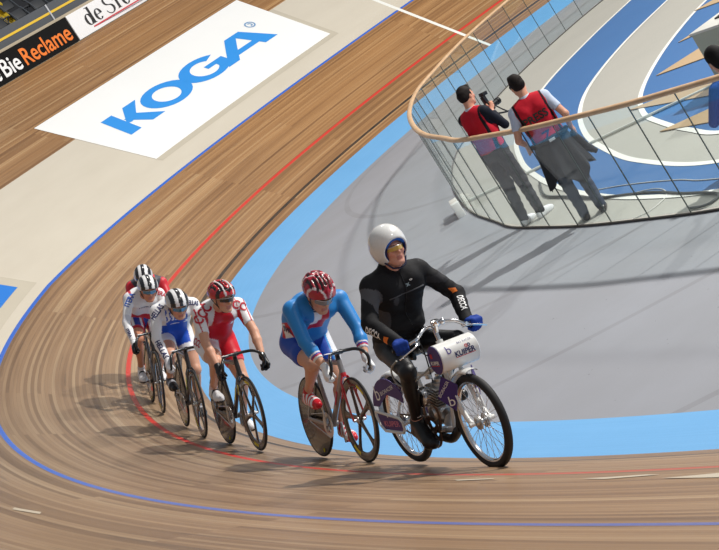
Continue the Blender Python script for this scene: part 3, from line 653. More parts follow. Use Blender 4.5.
def add_eyes(w, R, parent, iris=(.12, .08, .05)):
    for s in (-1, 1):
        c = w(.086, .031 * s, .001); P = [ell(c, (.0125,) * 3, None, .001, 'e')]
        def col(V, lab): C = np.tile(np.array((.8, .78, .75)), (len(V), 1)); q = (V - c) @ R.T; C[np.hypot(q[:, 1], q[:, 2]) < .0055] = iris; return C
        sdf_mesh('eye', P, .0022, eye_m, parent, color=col)
def glasses(w, parent, lens, frame, wide=.062, tall=(.018, -.020), name='glasses'):
    n = 17; V = []; F = []
    for t in (0, .0025):
        for i in range(n):
            a = (i / (n - 1) - .5) * 2; dip = .006 * math.exp(-(a * 5)**2)
            for z in (tall[0] - .004 * abs(a), tall[1] + .006 * abs(a) + dip):
                x = .118 - .050 * a * a + t; V.append(tuple(w(x, a * wide * (1 + .12 * abs(a)), z)))
    m_ = n * 2
    for i in range(n - 1): F += [(2 * i, 2 * i + 1, 2 * i + 3, 2 * i + 2), (m_ + 2 * i, m_ + 2 * i + 2, m_ + 2 * i + 3, m_ + 2 * i + 1), (2 * i, 2 * i + 2, m_ + 2 * i + 2, m_ + 2 * i), (2 * i + 1, m_ + 2 * i + 1, m_ + 2 * i + 3, 2 * i + 3)]
    F += [(0, m_, m_ + 1, 1), (m_ - 2, m_ - 1, 2 * m_ - 1, 2 * m_ - 2)]
    g = MB().add(V, F).build(name, lens, parent)
    mb = MB().tube([V[2 * i] for i in range(n)], .0028, 6)
    for s in (-1, 1): mb.tube([w(.066, .070 * s, .012), w(.03, .080 * s, .010), w(-.01, .083 * s, .004)], .0026, 6)
    mb.build('frame', frame, g); return g
def road_helmet(w, R, H, parent, fn, vents=True, n1=96, n2=40, name='helmet'):
    """ribbed dome; fn(x,y,z,vent)->colour"""
    c = np.array((-.012, 0, .040)); rad = np.array((.144, .108, .112)); V = []; C = []
    def vent(x, y, th):
        if not vents: return 0
        ay = abs(y) / .1
        for (a, b, x0, x1) in ((.0, .09, -.02, .095), (.20, .36, -.03, .115), (.50, .66, -.02, .10), (.20, .36, -.125, -.06), (.50, .68, -.11, -.05), (.80, .93, -.07, .05)):
            if a <= ay <= b and x0 + .03 * ay <= x <= x1: return 1
        return 0
    for t in (0, 1):
        for i in range(n2):
            for k in range(n1):
                a = 2 * PI * k / n1; ph = (i / (n2 - 1)); rimz = -.30 + .0 * math.cos(a) + (.36 * max(0, math.cos(a))**2) * 1.0 - .1 * max(0, -math.cos(a))
                top = PI / 2; bot = math.asin(max(-.6, min(.6, rimz))); lat = top + (bot - top) * ph
                d = np.array((math.cos(lat) * math.cos(a), math.cos(lat) * math.sin(a), math.sin(lat))); p = d * rad
                p[0] *= 1 + (.06 if p[0] < 0 else 0)
                ve = vent(p[0], p[1], lat); k_ = 1 - (.11 if ve else 0) + (.012 * math.cos(p[1] * 160) if vents and not ve else 0)
                if t: k_ = .88
                V.append(w(*(c + p * k_))); C.append(fn(p[0], p[1], p[2], ve) if not t else (.02, .02, .02))
    F = []; m_ = n1 * n2
    for i in range(n2 - 1):
        for k in range(n1):
            q = (i * n1 + k, (i + 1) * n1 + k, (i + 1) * n1 + (k + 1) % n1, i * n1 + (k + 1) % n1); F.append(q); F.append(tuple(m_ + j for j in q[::-1]))
    for k in range(n1): a = (n2 - 1) * n1; F.append((a + k, m_ + a + k, m_ + a + (k + 1) % n1, a + (k + 1) % n1))
    me = bpy.data.meshes.new(name); me.from_pydata([tuple(v) for v in V], [], F); at = me.color_attributes.new('Col', 'FLOAT_COLOR', 'POINT'); at.data.foreach_set('color', np.array([(*c_, 1) for c_ in C], np.float32).reshape(-1))
    o = link(name, me, shell_m, parent)
    mb = MB()
    for s in (-1, 1): mb.tube([w(.045, .094 * s, .02), w(.03, .075 * s, -.05), w(.04, .03 * s, -.118), w(.045, 0, -.125)], .0045, 6).tube([w(-.06, .09 * s, .01), w(.025, .076 * s, -.05)], .004, 6)
    mb.build('strap', black, o); return o

# ------------------------------------------------------------------ rider on a track bike (local frame: X forward, Y left, Z up, origin between the tyre contacts)
BB = np.array((-.095, 0, .285)); CR = .165
def pedal_pos(side, ang):      # ang: direction of the right crank from +X, towards +Z; side -1 right, +1 left
    a = math.radians(ang) + (PI if side > 0 else 0); return BB + np.array((math.cos(a) * CR, side * .125, math.sin(a) * CR))
def cyclist(M_, ang, label, group=None, head=(.27, 1.385), yaw=0, pitch=-18, roll=0, suit=None, sleeve=.65, short=.62, skin=SKIN, shoe=None, glove=None, finger_glove=True, sock=None, helmet=None, vents=True, lens=None, gframe=None, h=.0085, slim=1., shx=.12, shz=1.265, grip=(.475, .725), elb=.26, texts=None, hipz=.98, gw=.195, hs=1.04, py=0., hy=0.):
    root = empty('cyclist', M_); tag(root, label, 'person', group)
    J = {}; J['pel'] = V3(-.27, py, hipz); sh = V3(shx, py * .6, shz); H = V3(head[0], hy, head[1])
    P = []; T = 'torso'; mid = (J['pel'] + sh) / 2 + V3(-.05, 0, .075); J['mid'] = mid; J['sh'] = sh; J['H'] = H; s_ = slim
    cp = {}
    P += [ell(J['pel'] + V3(-.01, 0, 0), (.125, .155 * s_, .115), None, .05, 'hip')]
    for s in (-1, 1):
        P += [cap(J['pel'] + V3(0, .06 * s, .02), mid + V3(0, .065 * s, -.03), .105 * s_, .105 * s_, .05, T), cap(mid + V3(0, .065 * s, -.03), sh + V3(-.05, .075 * s, -.02), .105 * s_, .105 * s_, .05, T)]
        P += [cap(sh + V3(-.02, .06 * s, .02), sh + V3(0, .165 * s_ * s, 0), .07, .055, .05, T), ell(sh + V3(.02, .065 * s, -.07), (.06, .08, .06), None, .04, T)]
    for s, n in ((-1, 'R'), (1, 'L')):
        S_ = sh + V3(.0, .185 * s_ * s, -.01); G = V3(grip[0], gw * s, grip[1]); u = unit((.86, 0, -.50)) * 1.; o = V3(0, s, 0); up = unit(np.cross(u, o) * (s)); up = up if up[2] > 0 else -up
        Wr = G - u * .062 + up * .045 + o * .012; El = ik(S_, Wr, .30, .275, (-.15, s * 1., -.2)); J['S' + n] = S_; J['E' + n] = El; J['W' + n] = Wr; J['G' + n] = G
        P += [ell(S_, (.062, .058, .062), None, .03, 'arm' + n), cap(S_, El, .053 * s_, .041 * s_, .02, 'arm' + n), cap(El, El + (Wr - El) * .35, .041 * s_, .042 * s_, .012, 'fore' + n), cap(El + (Wr - El) * .35, Wr, .042 * s_, .026, .012, 'fore' + n)]
        cp['hand' + n] = hand(G, u, o, up, Wr, 'hand' + n); P += cp['hand' + n]
        A_ = pedal_pos(s, ang); foot_u = unit((.96, 0, -.20)); Hp = J['pel'] + V3(.02, .095 * s, -.01); ank = A_ + V3(-.135, -.005 * s, .115)
        Kn = ik(Hp, ank, .425, .425, (1, .06 * s, .35)); J['Hp' + n] = Hp; J['K' + n] = Kn; J['A' + n] = ank
        P += [cap(Hp, Hp + (Kn - Hp) * .5, .098 * s_, .084 * s_, .03, 'thigh' + n), cap(Hp + (Kn - Hp) * .5, Kn, .084 * s_, .056, .02, 'thigh' + n), ell(Kn + V3(.01, 0, 0), (.052, .050, .056), None, .02, 'shin' + n)]
        dn = unit(ank - Kn); bk = unit(V3(-1, 0, 0) - dn * (-dn[0])); P += [cap(Kn, ank, .047, .031, .015, 'shin' + n), cap(Kn + dn * .09 + bk * .018, Kn + dn * .20 + bk * .012, .049 * s_, .038, .03, 'shin' + n)]
        toe = A_ + V3(.075, 0, .022); ball = A_ + V3(.01, 0, .032); heel = A_ + V3(-.165, 0, .062)
        cp['foot' + n] = [cap(heel, ball, .033, .036, .02, 'foot' + n), cap(ball, toe, .036, .024, .02, 'foot' + n), cap(ank + V3(0, 0, -.02), heel + V3(.02, 0, 0), .032, .032, .02, 'foot' + n), cap(ank + V3(.01, 0, -.01), ball, .030, .028, .03, 'foot' + n)]; P += cp['foot' + n]
    a, b = math.radians(yaw), math.radians(pitch); fwd = V3(math.cos(a) * math.cos(b), math.sin(a) * math.cos(b), math.sin(b)); R = frameR(fwd, (0, math.sin(math.radians(roll)), 1))
    hp, w = head_prims(H, R, hs); P += hp; P += [cap(sh + V3(.0, 0, .03), H - R[2] * .06 - R[0] * .02, .06, .056, .03, 'neck')]
    body = sdf_mesh('body', P, h, skin_m, root, color=skin_fn(skin, H, R))
    # skinsuit
    Q = [p for p in P if p['tag'] in ('torso', 'hip')]
    for n in 'RL':
        ax = unit(J['K' + n] - J['Hp' + n]); c = J['Hp' + n] + ax * .425 * short
        for p in P:
            if p['tag'] == 'thigh' + n: Q.append({**p, 'cuts': [(c, ax)]})
            elif p['tag'] == 'arm' + n:
                if sleeve <= 1: ax2 = unit(J['E' + n] - J['S' + n]); Q.append({**p, 'cuts': [(J['S' + n] + ax2 * .30 * sleeve, ax2)]})
                else: Q.append(p)
            elif p['tag'] == 'fore' + n and sleeve > 1: ax2 = unit(J['W' + n] - J['E' + n]); Q.append({**p, 'cuts': [(J['E' + n] + ax2 * .275 * (sleeve - 1), ax2)]})
    Q.append(cap(sh + V3(.0, 0, .03), sh + V3(.03, 0, .055), .068, .064, .03, 'torso'))
    sk = sdf_mesh('skinsuit', Q, h, lycra, root, infl=.006, color=lambda V, lab: suit(V, lab, J))
    for i, (n, q) in enumerate((('R', -1), ('L', 1))):
        A_ = pedal_pos(q, ang); fp_ = cp['foot' + n]; ank = J['A' + n]; so = sdf_mesh('shoe', fp_, .007, shoe_m, root, infl=.006, color=lambda V, lab: shoe(V - A_))
        MB().tube([ank + V3(-.02, 0, -.03), A_ + V3(-.17, 0, .03), A_ + V3(-.02, 0, -.004), A_ + V3(.06, 0, -.004)], .008, 6).build('sole', black, so)
        if sock is not None:
            dn = unit(J['K' + n] - ank); sdf_mesh('sock', [cap(ank - dn * .03, ank + dn * .05, .034, .036, .01, 's', [(ank + dn * .055, dn)])], .007, lycra, root, infl=.004, color=lambda V, lab: np.tile(np.array(sock), (len(V), 1)))
        dd = unit(J['W' + n] - J['E' + n]); gp = [p for p in cp['hand' + n]]
        sdf_mesh('glove', gp + [cap(J['W' + n] - dd * .02, J['W' + n] + dd * .01, .029, .026, .01, 'c')], .0055, lycra, root, infl=.0028, color=lambda V, lab: glove(V - J['G' + n]))
    hel = road_helmet(w, R, H, root, helmet, vents); gl = glasses(w, root, lens, gframe)
    if texts:
        bv = bvh_of(sk)
        for tx in texts(J): text_on('lettering', *tx[:1], bv, *tx[1:6], tx[6], sk, bold=.03, off=.004)
    return root, J, w, R

# ================================================================== TRACK BIKES
R0 = .335
def yv3(x, y, z): return Vector((x, y, z))
def tyre(c, r_out, r, material, parent, name='tyre'):
    prof = [(r_out - r + r * math.cos(a), r * math.sin(a)) for a in np.linspace(0, 2 * PI, 13)[:-1]]
    return MB().lathe(prof, c, (0, 1, 0), 72, closed=True).build(name, material, parent)
def rotY(a): return Matrix.Rotation(a, 3, 'Y')
def disc_wheel(root, c, ang=0, tan=False):
    wl = empty('rear_wheel'); wl.parent = root; wl.location = c
    MB().lathe([(.02, .03), (.08, .022), (.2, .015), (.30, .010), (.318, .009), (.318, -.009), (.30, -.010), (.2, -.015), (.08, -.022), (.02, -.03)], (0, 0, 0), (0, 1, 0), 64).build('disc', brown_carbon, wl)
    tyre((0, 0, 0), R0, .0115, rubber, wl)
    for s in (-1, 1):
        mb = MB(); V = []
        for a, r in ((ang, .285), (ang + 150, .285)):
            ca_, sa = math.cos(math.radians(a)), math.sin(math.radians(a))
            mb.lathe([(0.0, 0), (.017, 0), (.017, .002)], (r * ca_, s * .0115, r * sa), (0, s, 0), 12)
        mb.build('round_print', yellow, wl)
    return wl
def spoke_wheel(root, c, ang=0, n=5, steer=0):
    wl = empty('front_wheel'); wl.parent = root; wl.location = c; wl.rotation_euler = (0, 0, steer)
    mb = MB(); mb.lathe([(.318, .010), (.30, .0115), (.268, .008), (.256, 0), (.268, -.008), (.30, -.0115), (.318, -.010)], (0, 0, 0), (0, 1, 0), 72, closed=True)
    for i in range(n):
        a = math.radians(ang + 360 / n * i); d = Vector((math.cos(a), 0, math.sin(a))); t = Vector((-math.sin(a), 0, math.cos(a)))
        prof = [(.02, .030, .011), (.08, .024, .010), (.16, .022, .009), (.23, .030, .008), (.262, .048, .008)]; V = []; F = []
        for r, wd, th in prof:
            for k in range(8):
                b = 2 * PI * k / 8; V.append(d * r + t * (wd * math.cos(b)) + Vector((0, th * math.sin(b), 0)))
        for j in range(len(prof) - 1):
            for k in range(8): F.append((j * 8 + k, j * 8 + (k + 1) % 8, (j + 1) * 8 + (k + 1) % 8, (j + 1) * 8 + k))
        F += [tuple(range(8)), tuple(32 + k for k in range(8))]; mb.add(V, F)
    mb.build('rim_with_spokes', brown_carbon, wl); tyre((0, 0, 0), R0, .0115, rubber, wl)
    MB().cyl((0, -.05, 0), (0, .05, 0), .012).lathe([(.012, -.03), (.028, -.02), (.028, .02), (.012, .03)], (0, 0, 0)).build('hub', steel, wl)
    for s in (-1, 1):
        for a0 in (ang + 18, ang + 198):
            mb = MB(); V = []; F = []
            for i in range(7):
                a = math.radians(a0 + i * 4)
                for r in (.272, .298): V.append((r * math.cos(a), s * (.0125 if r > .28 else .0105), r * math.sin(a)))
            for i in range(6): F.append((2 * i, 2 * i + 1, 2 * i + 3, 2 * i + 2))
            mb.add(V, F); mb.build('yellow_print', yellow, wl)
    return wl
def lerp(a, b, t): return [a[i] + (b[i] - a[i]) * t for i in range(3)]
def track_bike(M_, ang, label, fmat, fork_mat, bar_mat, wheel_ang=10, aero=1., accent=None, rear_tint=None, group=None, steer=0., bw=.195):
    root = empty('track_bike', M_); tag(root, label, 'bicycle', group)
    hubR = (-.48, 0, R0); hubF = (.48, 0, R0); HT = (.302, 0, .80); HB = (.338, 0, .69); ST = (-.265, 0, .80)
    bb = (BB[0], 0, BB[2])
    f = MB(); f.tube([HT, HB], .022, 14); f.tube([lerp(HB, HT, .25), bb], .021, 12, flat=(.8, 1.7)); f.tube([lerp(HB, HT, .85), ST], .016, 12, flat=(.8, 1.4)); f.tube([ST, lerp(ST, bb, .5), bb], .017, 12, flat=(.8, 1.8))
    for s in (-1, 1):
        f.tube([(bb[0], .025 * s, bb[2]), (-.25, .045 * s, .30), (-.48, .06 * s, R0)], .011, 8, flat=(.8, 1.4)); f.tube([(ST[0] + .01, .015 * s, .70), (-.40, .04 * s, .5), (-.48, .06 * s, R0)], .009, 8, flat=(.7, 1.4))
    f.cyl((bb[0], -.035, bb[2]), (bb[0], .035, bb[2]), .025); f.build('frame', fmat, root)
    k = MB(); k.tube([(HB[0] - .005, 0, HB[2] + .01), (HB[0] + .008, 0, .665)], .024, 12)
    for s in (-1, 1): k.tube([(.345, .02 * s, .675), (.362, .043 * s, .63), (.43, .05 * s, .46), (.48, .052 * s, R0)], [.015, .014, .012, .009], 10, flat=(.6, 1.6))
    k.build('fork', fork_mat, root)
    if accent: 
        for s in (-1, 1): MB().box((.39, .0605 * s, .555), (.018, .002, .09), rotY(.38)).build('fork_print', accent, root, smooth=False)
        MB().box((.12, -.0185, .50), (.14, .002, .022), rotY(-.9)).build('frame_print', accent, root, smooth=False)
    MB().tube([ST, (-.30, 0, .915)], .014, 10, flat=(.8, 1.5)).build('seat_post', carbon, root)
    V = []; F = []; prof = [(-.445, .055, .0), (-.43, .072, .004), (-.39, .07, .004), (-.34, .045, .0), (-.28, .022, -.002), (-.20, .016, -.004), (-.175, .008, -.012)]
    for x, wd, dz in prof:
        for q in range(10): b = 2 * PI * q / 10; V.append((x, wd * math.cos(b), .93 + dz + (.016 if math.sin(b) > 0 else .03) * math.sin(b)))
    for i in range(len(prof) - 1):
        for q in range(10): F.append((i * 10 + q, i * 10 + (q + 1) % 10, (i + 1) * 10 + (q + 1) % 10, (i + 1) * 10 + q))
    F += [tuple(range(10)), tuple(60 + q for q in range(10))]; MB().add(V, F).build('saddle', black, root)
    MB().tube([(HT[0] - .002, 0, HT[2]), (HT[0] - .01, 0, .845), (.34, 0, .868), (.398, 0, .872)], [.02, .021, .018, .019], 12).build('stem', bar_mat, root)
    hp = MB(); pts = []
    for s in (-1, 1):
        c = smooth_curve([(.400, 0, .872), (.405, .3 * bw * s, .873), (.435, .67 * bw * s, .868), (.505, .91 * bw * s, .835), (.53, .985 * bw * s, .785), (.505, bw * s, .738), (.455, bw * s, .708), (.40, (bw + .002) * s, .685)], 6); hp.tube([tuple(p) for p in c], .0135, 10)
    hb = hp.build('handlebar', bar_mat, root)
    for s in (-1, 1): MB().tube([(.505, bw * s, .738), (.455, bw * s, .708), (.395, (bw + .002) * s, .683)], .0165, 10).build('grip', rubber, hb)
    MB().box((.44, -.128, .879), (.05, .07, .003), Matrix.Rotation(.9, 3, 'Z')).build('bar_print', white_ink, hb, smooth=False)
    spoke_wheel(root, hubF, wheel_ang, 5, steer); disc_wheel(root, hubR, -75)
    # drive
    c = (BB[0], -.048, BB[2]); g = MB(); teeth = []
    g.lathe([(.062, -.002), (.1, -.002), (.1, .002), (.062, .002)], c, (0, 1, 0), 48, closed=True)
    for i in range(5): a = 2 * PI * i / 5 + math.radians(ang); g.tube([(c[0] + .015 * math.cos(a), c[1], c[2] + .015 * math.sin(a)), (c[0] + .068 * math.cos(a), c[1], c[2] + .068 * math.sin(a))], .007, 6)
    g.build('chainring', steel, root)
    MB().lathe([(.0, -.002), (.03, -.002), (.03, .002), (0, .002)], (-.48, -.048, R0), (0, 1, 0), 20).build('sprocket', steel, root)
    MB().tube([(BB[0] + .0, -.048, BB[2] + .101), (-.48, -.048, R0 + .031)], .0045, 6).tube([(BB[0] - .0, -.048, BB[2] - .101), (-.48, -.048, R0 - .031)], .0045, 6).build('chain', steel, root)
    for s in (-1, 1):
        a = math.radians(ang) + (PI if s > 0 else 0); e = (BB[0] + CR * math.cos(a), s * .075, BB[2] + CR * math.sin(a))
        cr = MB().tube([(BB[0], s * .062, BB[2]), lerp((BB[0], s * .062, BB[2]), e, .5), e], [.017, .012, .012], 10, flat=(.6, 1.1)).build('crank', steel, root)
        MB().cyl((e[0], s * .07, e[2]), (e[0], s * .16, e[2]), .008, 10).box((e[0], s * .125, e[2]), (.07, .055, .014), bev=.004).build('pedal', black, cr)
    return root

# frames of the five bikes on the banking: origin, forward, left, up
def FM(s, w, yaw, lean):
    O = Vector(trk(s, w)); a = Vector(trk(s + .5, w)) - Vector(trk(s - .5, w)); a.normalize(); n = Vector((float(np.interp(s, _s, _nx)), float(np.interp(s, _s, _ny)), 0)).normalized()
    X = (a * math.cos(yaw) + n * math.sin(yaw)).normalized(); Y = Vector((0, 0, 1)).cross(X).normalized(); Z = X.cross(Y)
    Y2 = Y * math.cos(lean) - Z * math.sin(lean); Z2 = Z * math.cos(lean) + Y * math.sin(lean)
    M_ = Matrix.Identity(4)
    O = O + Z2 * .006
    for i in range(3): M_[i][0] = X[i]; M_[i][1] = Y2[i]; M_[i][2] = Z2[i]; M_[i][3] = O[i]
    return M_
F1 = FM(26.455, .410, -.022, .380); F2 = FM(24.339, .554, .011, .375); F3 = FM(22.672, .619, -.026, .403); F4 = FM(20.536, .667, .013, .445); F5 = FM(18.9, .50, 0, .44)

track_bike(F1, 84, 'red and silver track bicycle with dark disc rear wheel under the rider in light blue', mat('frame_silver', srgb(150, 146, 146), .3, .4, coat=.4), red_paint, mat('bar_black', srgb(28, 28, 30), .3, coat=.4), 28, accent=red_ink, bw=.16)
track_bike(F2, 80, 'black track bicycle with yellow prints under the rider in red and white', carbon, carbon, mat('bar_black', srgb(28, 28, 30), .3), 50, accent=yellow)
track_bike(F3, 78, 'black track bicycle with yellow-green frame prints under the rider in white and royal blue', carbon, carbon, mat('bar_black', srgb(28, 28, 30), .3), 15, accent=mat('lime_print', srgb(190, 210, 40), .5))
track_bike(F4, 10, 'black track bicycle at the back of the line under the rider with red shoulders', carbon, carbon, mat('bar_black', srgb(28, 28, 30), .3), 40, accent=white_ink)
track_bike(F5, 70, 'black track bicycle almost hidden behind the fourth bicycle, furthest back', carbon, carbon, mat('bar_black', srgb(28, 28, 30), .3), 20)

def A(*c): return np.array(srgb(*c))
def fill(V, c): return np.tile(np.array(c), (len(V), 1))
WHT = A(236, 236, 238)
def prog(V, a, b): ab = b - a; return ((V - a) @ ab) / (ab @ ab)
# --- light blue, leading racer
def suit1(V, lab, J):
    C = fill(V, A(44, 134, 208)); x, y, z = V.T; roy = A(24, 74, 178)
    T = (lab == 'torso') | (lab == 'hip'); fr = (x - J['mid'][0]) * .75 - (z - J['mid'][2]) * .66     # positive towards the chest side
    ch = T & (x > -.02) & (z < J['sh'][2] + .03) & (np.abs(y) < .085); C[ch] = A(196, 30, 52)
    m_ = ch & (y < -.012) & (z > J['sh'][2] - .16); C[m_] = WHT; m_ = ch & (y > .045); C[m_] = A(44, 134, 208)
    m_ = T & (y < -.11) & (x > -.22) & (x < -.06) & (z < 1.16); C[m_] = A(196, 30, 52); m_ = T & (y < -.11) & (x > -.18) & (x < -.11) & (z < 1.15); C[m_] = WHT
    m_ = (lab == 'hip') | (T & (x < -.17) & (z < 1.03)); C[m_] = roy
    for n, s in (('R', -1), ('L', 1)):
        m_ = lab == 'thigh' + n; C[m_] = roy
        if n == 'L': q = m_ & (y - J['HpL'][1] > .028); C[q] = A(60, 150, 220); q = m_ & (y - J['HpL'][1] > .048); C[q] = WHT
        t = prog(V, J['E' + n], J['W' + n]); f = lab == 'fore' + n
        for a, b, c in ((.50, .545, WHT), (.545, .59, A(50, 70, 170)), (.59, .66, A(200, 40, 60)), (.635, .7, WHT)): C[f & (t > a) & (t <= b)] = c
    return C
def shoe1(Q): C = fill(Q, A(205, 28, 44)); x = Q[:, 0]; m_ = (np.abs(np.mod(x, .05) - .025) < .012) & (x < .04) & (Q[:, 2] > .01); C[m_] = WHT; return C
def hel1(x, y, z, v):
    if v: return tuple(A(36, 10, 16))
    k = math.sin(x * 48 + abs(y) * 60); return tuple(A(232, 214, 216)) if k > .93 else (tuple(A(120, 16, 34)) if k < -.6 else tuple(A(176, 24, 50)))
clear = mat('smoked_lens', srgb(120, 124, 130), .1, spec=.8, coat=.6); darkl = mat('dark_lens', srgb(24, 22, 26), .08, coat=.8); bluel = mat('mirror_blue_lens', srgb(96, 142, 176), .12, .7); yelll = mat('amber_lens', srgb(206, 168, 84), .15, coat=.5)
silver = mat('silver_frame', srgb(205, 205, 208), .3, .3)
def tx1(J): return [('SK', V3(.1, -.05, 1.2), (0, .9, .3), (-.3, -.3, .9), .05, .06, navy_ink), ('SVK', V3(-.14, -.17, 1.10), (.7, .5, -.4), (.3, .2, .9), .05, .09, navy_ink)]
cyclist(F1, 84, 'leading track racer in light blue long-sleeved suit with red helmet and white gloves', head=(.285, 1.335), yaw=3, pitch=-36, suit=suit1, sleeve=1.68, short=.62, shoe=shoe1, glove=lambda Q: fill(Q, A(238, 238, 240)), sock=A(190, 24, 40), helmet=hel1, lens=clear, gframe=white_ink, texts=tx1, h=.0075, gw=.16, grip=(.465, .712), hs=1.13, slim=1.12, py=-.035, hy=-.035)
# --- red and white
def suit2(V, lab, J):
    C = fill(V, WHT); x, y, z = V.T; red = A(196, 24, 42)
    T = lab == 'torso'; wd = .05 + .42 * np.clip(J['sh'][2] + .02 - z, 0, .14); C[T & ((x > -.04) | (z < J['sh'][2] - .12)) & (np.abs(y) < wd)] = red; C[T & (z < J['sh'][2] - .16) & (y > -.10)] = red
    C[(lab == 'hip') & (y > -.1)] = A(206, 26, 44); C[(T) & (np.abs(np.abs(y) - .15) < .008)] = red
    C[lab == 'thighL'] = A(214, 28, 46); t = prog(V, J['HpL'], J['KL']); C[(lab == 'thighL') & (t > .56)] = A(232, 84, 92); C[lab == 'thighR'] = WHT
    for n in 'RL':
        q = lab == 'arm' + n; t = prog(V, J['S' + n], J['E' + n]); sd = (x - J['S' + n][0]); C[q & (sd > .03) & (t > -.1)] = WHT
        C[q & (np.abs(np.abs(y) - abs(J['S' + n][1]) - .045) < .006)] = red; C[q & (np.abs(y) < abs(J['S' + n][1]) - .02) & (z < J['S' + n][2] - .03)] = red
    return C
def hel2(x, y, z, v):
    if v: return tuple(A(20, 14, 16))
    k = math.sin(x * 60 + abs(y) * 35); return tuple(A(235, 230, 230)) if abs(abs(y) - .04) < .007 and x > -.05 else (tuple(A(40, 16, 20)) if k > .75 else tuple(A(198, 34, 44)))
def shoeW(Q): C = fill(Q, A(228, 228, 230)); x = Q[:, 0]; C[(Q[:, 2] < .012)] = A(30, 30, 32); C[(np.abs(x + .06) < .014)] = A(36, 36, 40); return C
def tx2(J): return [('CCC', J['SR'] + V3(.045, .01, .0), (0, .7, .7), (-.3, -.7, .7), .095, .20, red_ink), ('CC', J['SL'] + V3(.045, -.015, .0), (0, .85, -.5), (-.3, .5, .85), .08, .13, red_ink), ('CCC', V3(-.2, -.16, .99), (.5, .4, -.5), (-.2, .3, .9), .06, .13, red_ink)]
cyclist(F2, 80, 'racer in red and white short-sleeved suit with red and black helmet and black gloves', head=(.315, 1.375), yaw=14, pitch=-14, suit=suit2, sleeve=.68, short=.60, shoe=shoeW, glove=lambda Q: fill(Q, A(26, 26, 30)), sock=A(226, 200, 200), helmet=hel2, lens=darkl, gframe=white_ink, texts=tx2, shz=1.275)
# --- white and royal blue
def suit3(V, lab, J):
    C = fill(V, WHT); x, y, z = V.T; bl = A(24, 82, 196); T = lab == 'torso'
    C[T & (x > .0) & (np.abs(y) < .1) & (z < J['sh'][2] - .12)] = bl; m_ = T & (x > .03) & (np.abs(y) < .11) & (z < J['sh'][2] - .0) & (np.sin(y * 160 + np.sin(z * 90)) > .3) & (z > J['sh'][2] - .12); C[m_] = bl; C[lab == 'hip'] = bl; C[T & (z < J['sh'][2] - .17) & (np.abs(y) < .13)] = bl; C[lab == 'thighR'] = bl; C[lab == 'thighL'] = bl
    t = prog(V, J['HpL'], J['KL']); C[(lab == 'thighL') & (t > .36)] = WHT; t = prog(V, J['HpR'], J['KR']); C[(lab == 'thighR') & (t > .3)] = WHT; C[(lab == 'thighL') & (y > J['HpL'][1] + .04)] = WHT; return C
def hel3(x, y, z, v):
    a = abs(y)
    if a < .020: return tuple(A(24, 24, 28))
    if a < .052: return tuple(A(240, 240, 240))
    if a > .088 and x > -.03: return tuple(A(210, 212, 216))
    return tuple(A(24, 24, 28))
def shoeD(Q): C = fill(Q, A(34, 34, 38)); C[(np.abs(Q[:, 0] + .02) < .02) & (Q[:, 2] > .03)] = A(170, 172, 178); return C
def tx3(J): return [('HELLAS', (J['ER'] + J['WR']) / 2 + V3(.03, 0, 0), (J['WR'] - J['ER']), (.3, .9, .3), .05, .21, navy_ink), ('HELLAS', J['SR'] + V3(.045, .0, .0), (0, .7, .7), (-.3, -.7, .7), .06, .17, navy_ink), ('HELLAS', J['SL'] + V3(.04, -.02, .02), (0, 1, -.25), (-.3, .25, 1), .05, .13, navy_ink)]
cyclist(F3, 78, 'racer in white and royal blue suit with long white sleeves and striped helmet', head=(.33, 1.295), yaw=6, pitch=-22, suit=suit3, sleeve=1.9, short=.56, shoe=shoeD, glove=lambda Q: fill(Q, A(232, 232, 236)), sock=None, helmet=hel3, vents=False, lens=bluel, gframe=silver, texts=tx3, h=.009)
# --- red shoulders, white arms
def suit4(V, lab, J):
    C = fill(V, WHT); x, y, z = V.T; red = A(190, 28, 48); bl = A(30, 66, 160); T = lab == 'torso'
    C[T & (np.abs(y) > .14) & (x > -.1)] = red; C[T & (x < -.1)] = A(200, 40, 58); C[lab == 'hip'] = bl
    for n, s in (('R', -1), ('L', 1)):
        q = lab == 'arm' + n; t = prog(V, J['S' + n], J['E' + n]); C[q] = red; C[q & (x > J['S' + n][0] + .018)] = WHT; C[q & (t > .75)] = A(214, 214, 222)
        q = lab == 'thigh' + n; C[q] = bl; a = np.abs(y - J['Hp' + n][1]); C[q & (a > .035)] = WHT; C[q & (a > .06)] = red; t = prog(V, J['Hp' + n], J['K' + n]); C[q & (t > .58)] = red
    return C
def tx4(J): return [('ITERA', J['SR'] + V3(.045, .01, -.01), (0, .5, .85), (-.3, -.85, .5), .06, .16, blue_ink), ('ITERA', J['SL'] + V3(.04, 0, .01), (0, .85, -.5), (-.3, .5, .85), .05, .14, red_ink), ('ITERA', V3(.12, 0, 1.17), (0, 1, .05), (.6, 0, .8), .03, .15, navy_ink), ('ITERA', (J['ER'] + J['WR']) / 2 + V3(.03, 0, 0), (J['WR'] - J['ER']), (.7, .7, .3), .03, .11, navy_ink)]
cyclist(F4, 10, 'racer in white suit with red shoulders and blue visor glasses, striped helmet', hy=.035, head=(.33, 1.34), yaw=4, pitch=-14, suit=suit4, sleeve=1.9, short=.66, shoe=shoeW, glove=lambda Q: fill(Q, A(30, 30, 34)) * (Q[:, :1] > .0) + WHT * (Q[:, :1] <= .0), sock=A(225, 222, 222), helmet=hel3, vents=False, lens=bluel, gframe=silver, texts=tx4, h=.01, slim=.92, skin=srgb(205, 140, 110))
def suit5(V, lab, J):
    C = fill(V, A(208, 44, 58)); x, y, z = V.T; C[(np.abs(np.abs(y) - .15) < .045)] = A(70, 74, 84); C[(lab == 'thighR') | (lab == 'thighL')] = A(40, 40, 48)
    for n in 'RL': q = lab == 'arm' + n; C[q] = A(74, 78, 88); C[q & (x > J['S' + n][0] + .02)] = A(208, 44, 58)
    return C
